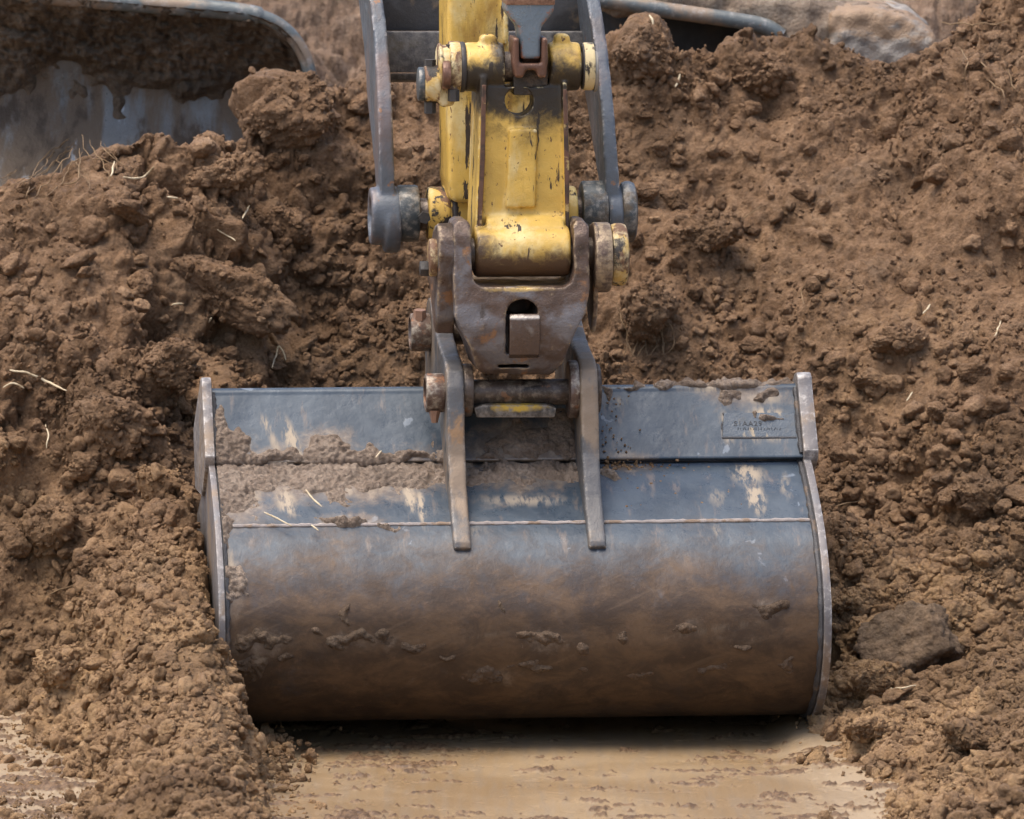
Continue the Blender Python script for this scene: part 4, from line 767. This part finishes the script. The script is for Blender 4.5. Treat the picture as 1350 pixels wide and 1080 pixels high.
# ================================================================== ROOTS AND STRAW
def strand(pix, r, mat, name, label, cat, group=None, lift=.004, wig=.003, pts=None):
    if pts is None:
        pts = []
        for a, b in pix:
            p, n = hit(a, b); n = n*np.sign(n[2]); dcam = CAMP-p; dcam /= np.linalg.norm(dcam); pts.append(p + n*lift + dcam*.006)
        if len(pts) > 2:                # keep the strand from diving into hollows
            ys = np.array([p[1] for p in pts]); lim = np.median(ys)+.05
            pts = [wpt(a, b, min(p[1], lim)) for (a, b), p in zip(pix, pts)]
    S = spline(pts, 6); S = S + wig*np.stack([perlin(S, 40, k*9.) for k in range(3)], 1)
    rr = [r*(1-.55*abs(2*k/(len(S)-1)-1)**3)*random.uniform(.85, 1.15) for k in range(len(S))]
    return tag(link(name, tomesh(tube(S, rr, 6), name, 80), mat), label, cat, group)
tuft = [[(90, 185), (60, 205), (40, 235), (20, 250)], [(100, 190), (70, 215), (45, 245), (30, 262)], [(110, 200), (90, 225), (75, 250)], [(95, 195), (85, 215), (60, 240), (40, 270)], [(85, 190), (55, 200), (25, 220), (5, 240)], [(70, 200), (35, 215), (10, 232)], [(120, 185), (128, 205), (140, 225), (143, 240)], [(135, 190), (150, 205), (152, 228)], [(100, 205), (105, 225), (118, 240)]]
tuft += [[(a+random.uniform(-16, 16), b+random.uniform(-10, 10)) for a, b in q_] for q_ in tuft]
for t_ in tuft: strand(t_, random.uniform(.0006, .0013), ROOT, 'dry_root', 'thin tan root hanging from the root-bound clod on the left bank', 'root', 'roots hanging from the left bank', wig=.006)
for t_ in [[(1262, 60), (1272, 72), (1276, 88), (1268, 108)], [(1285, 72), (1300, 90), (1312, 98)], [(1325, 92), (1335, 105), (1338, 118)], [(1300, 105), (1318, 118), (1322, 130)], [(1240, 30), (1290, 32), (1330, 28)]]:
    strand(t_, .0012, ROOT, 'dry_root', 'thin tan root on the crest right of the muddy slab', 'root', 'roots right of the muddy slab', wig=.005)
for k in range(9):
    a = 815 + k*7; strand([(a, 395+random.uniform(-6, 6)), (a+6, 420), (a+10+random.uniform(-6, 8), 450), (a+8+random.uniform(-6, 10), 470)], .0011, ROOT, 'grass_root', 'pale grass root hanging from the lump beside the bucket ear', 'root', 'grass roots beside the bucket ear', wig=.006)
for t_, r, m, lab in [
    ([(12, 488), (40, 492), (62, 504), (88, 514)], .0022, STRAW, 'long pale root lying across the left bank'),
    ([(5, 510), (18, 506), (32, 512)], .0018, STRAW, 'short pale root below the long one on the left bank'),
    ([(162, 233), (180, 236), (192, 231), (202, 221)], .0021, STRAW, 'white bent straw under the root-bound clod'),
    ([(150, 212), (148, 225), (146, 232)], .0017, STRAW, 'short upright straw next to the white bent straw'),
    ([(223, 255), (232, 259)], .0018, STRAW, 'tiny white straw under the upright knob of soil'),
    ([(320, 286), (330, 271)], .0018, STRAW, 'small yellow straw beside the tall rounded clod'),
    ([(330, 205), (333, 220)], .0012, STRAW, 'thin white straw standing below the tilted ledge'),
    ([(226, 403), (234, 400), (242, 401)], .0018, STRAW, 'curved white straw at the edge of the dark hollow'),
    ([(283, 421), (282, 431)], .0017, STRAW, 'tiny upright white straw below the overhanging chunk'),
    ([(358, 485), (364, 470), (368, 458), (378, 474)], .0016, STRAW, 'forked yellow straw just behind the bucket top edge'),
    ([(287, 303), (300, 312), (310, 318)], .0012, STRAW, 'thin straw left of the tall rounded clod'),
    ([(856, 18), (860, 26), (861, 34)], .0022, STRAW, 'short pale twig sticking up from the crest by the thumb'),
    ([(896, 96), (894, 106), (890, 116)], .0022, STRAW, 'short thick straw on the crest clod by the thumb'),
    ([(1061, 402), (1056, 388), (1064, 376), (1080, 369)], .0012, ROOT, 'thin curved root on the slope above the right corner'),
    ([(1219, 411), (1226, 398)], .0019, STRAW, 'white straw flake on the smooth slope'),
    ([(1308, 440), (1318, 422)], .0014, STRAW, 'yellow straw at the edge of the smooth slope'),
    ([(1192, 527), (1198, 516)], .0016, STRAW, 'small yellow straw under the flat-topped ledge'),
    ([(972, 300), (985, 285), (1003, 272)], .0011, ROOT, 'thin grey root beside the large smooth clod'),
    ([(1172, 908), (1190, 907), (1209, 904)], .0013, STRAW, 'yellow stalk lying at the foot of the grey-brown block'),
    ([(1170, 853), (1176, 853)], .0022, STRAW, 'white straw stub on the face of the grey-brown block'),
    ([(1105, 665), (1128, 660)], .0012, ROOT, 'thin root on the rubble close to the bucket edge'),
    ([(60, 560), (64, 575), (62, 590)], .0014, STRAW, 'small yellow root on the left bank below the long pale one'),
    ([(95, 690), (110, 700), (120, 698)], .0012, ROOT, 'thin root over the dark lump on the left bank'),
    ([(60, 785), (85, 775), (110, 770)], .0012, ROOT, 'thin root above the big crumbly clod')]:
    strand(t_, r, m, 'straw' if m is STRAW else 'dry_root', lab, 'straw' if m is STRAW else 'root')
for pix, lab in (([(348, 675), (366, 684), (385, 694)], 'pale straw stuck in the mud on the bucket, left of the ears'), ([(410, 692), (420, 700)], 'short pale straw stuck just below the bucket seam'), ([(403, 646), (412, 657), (424, 668)], 'thin straw on the smeared mud of the bucket'), ([(495, 603), (503, 594)], 'tiny straw on the mud below the upper plate')):
    S = [Vector(l(a, b, np.interp(b, [590, 606, 650, 690, 730], [.015, .0, -.066, -.130, -.178]))) for a, b in pix]; S = [Vector(MM @ np.array(s)) for s in S]
    strand(None, .0015, STRAW, 'straw', lab, 'straw', pts=S, wig=.001)
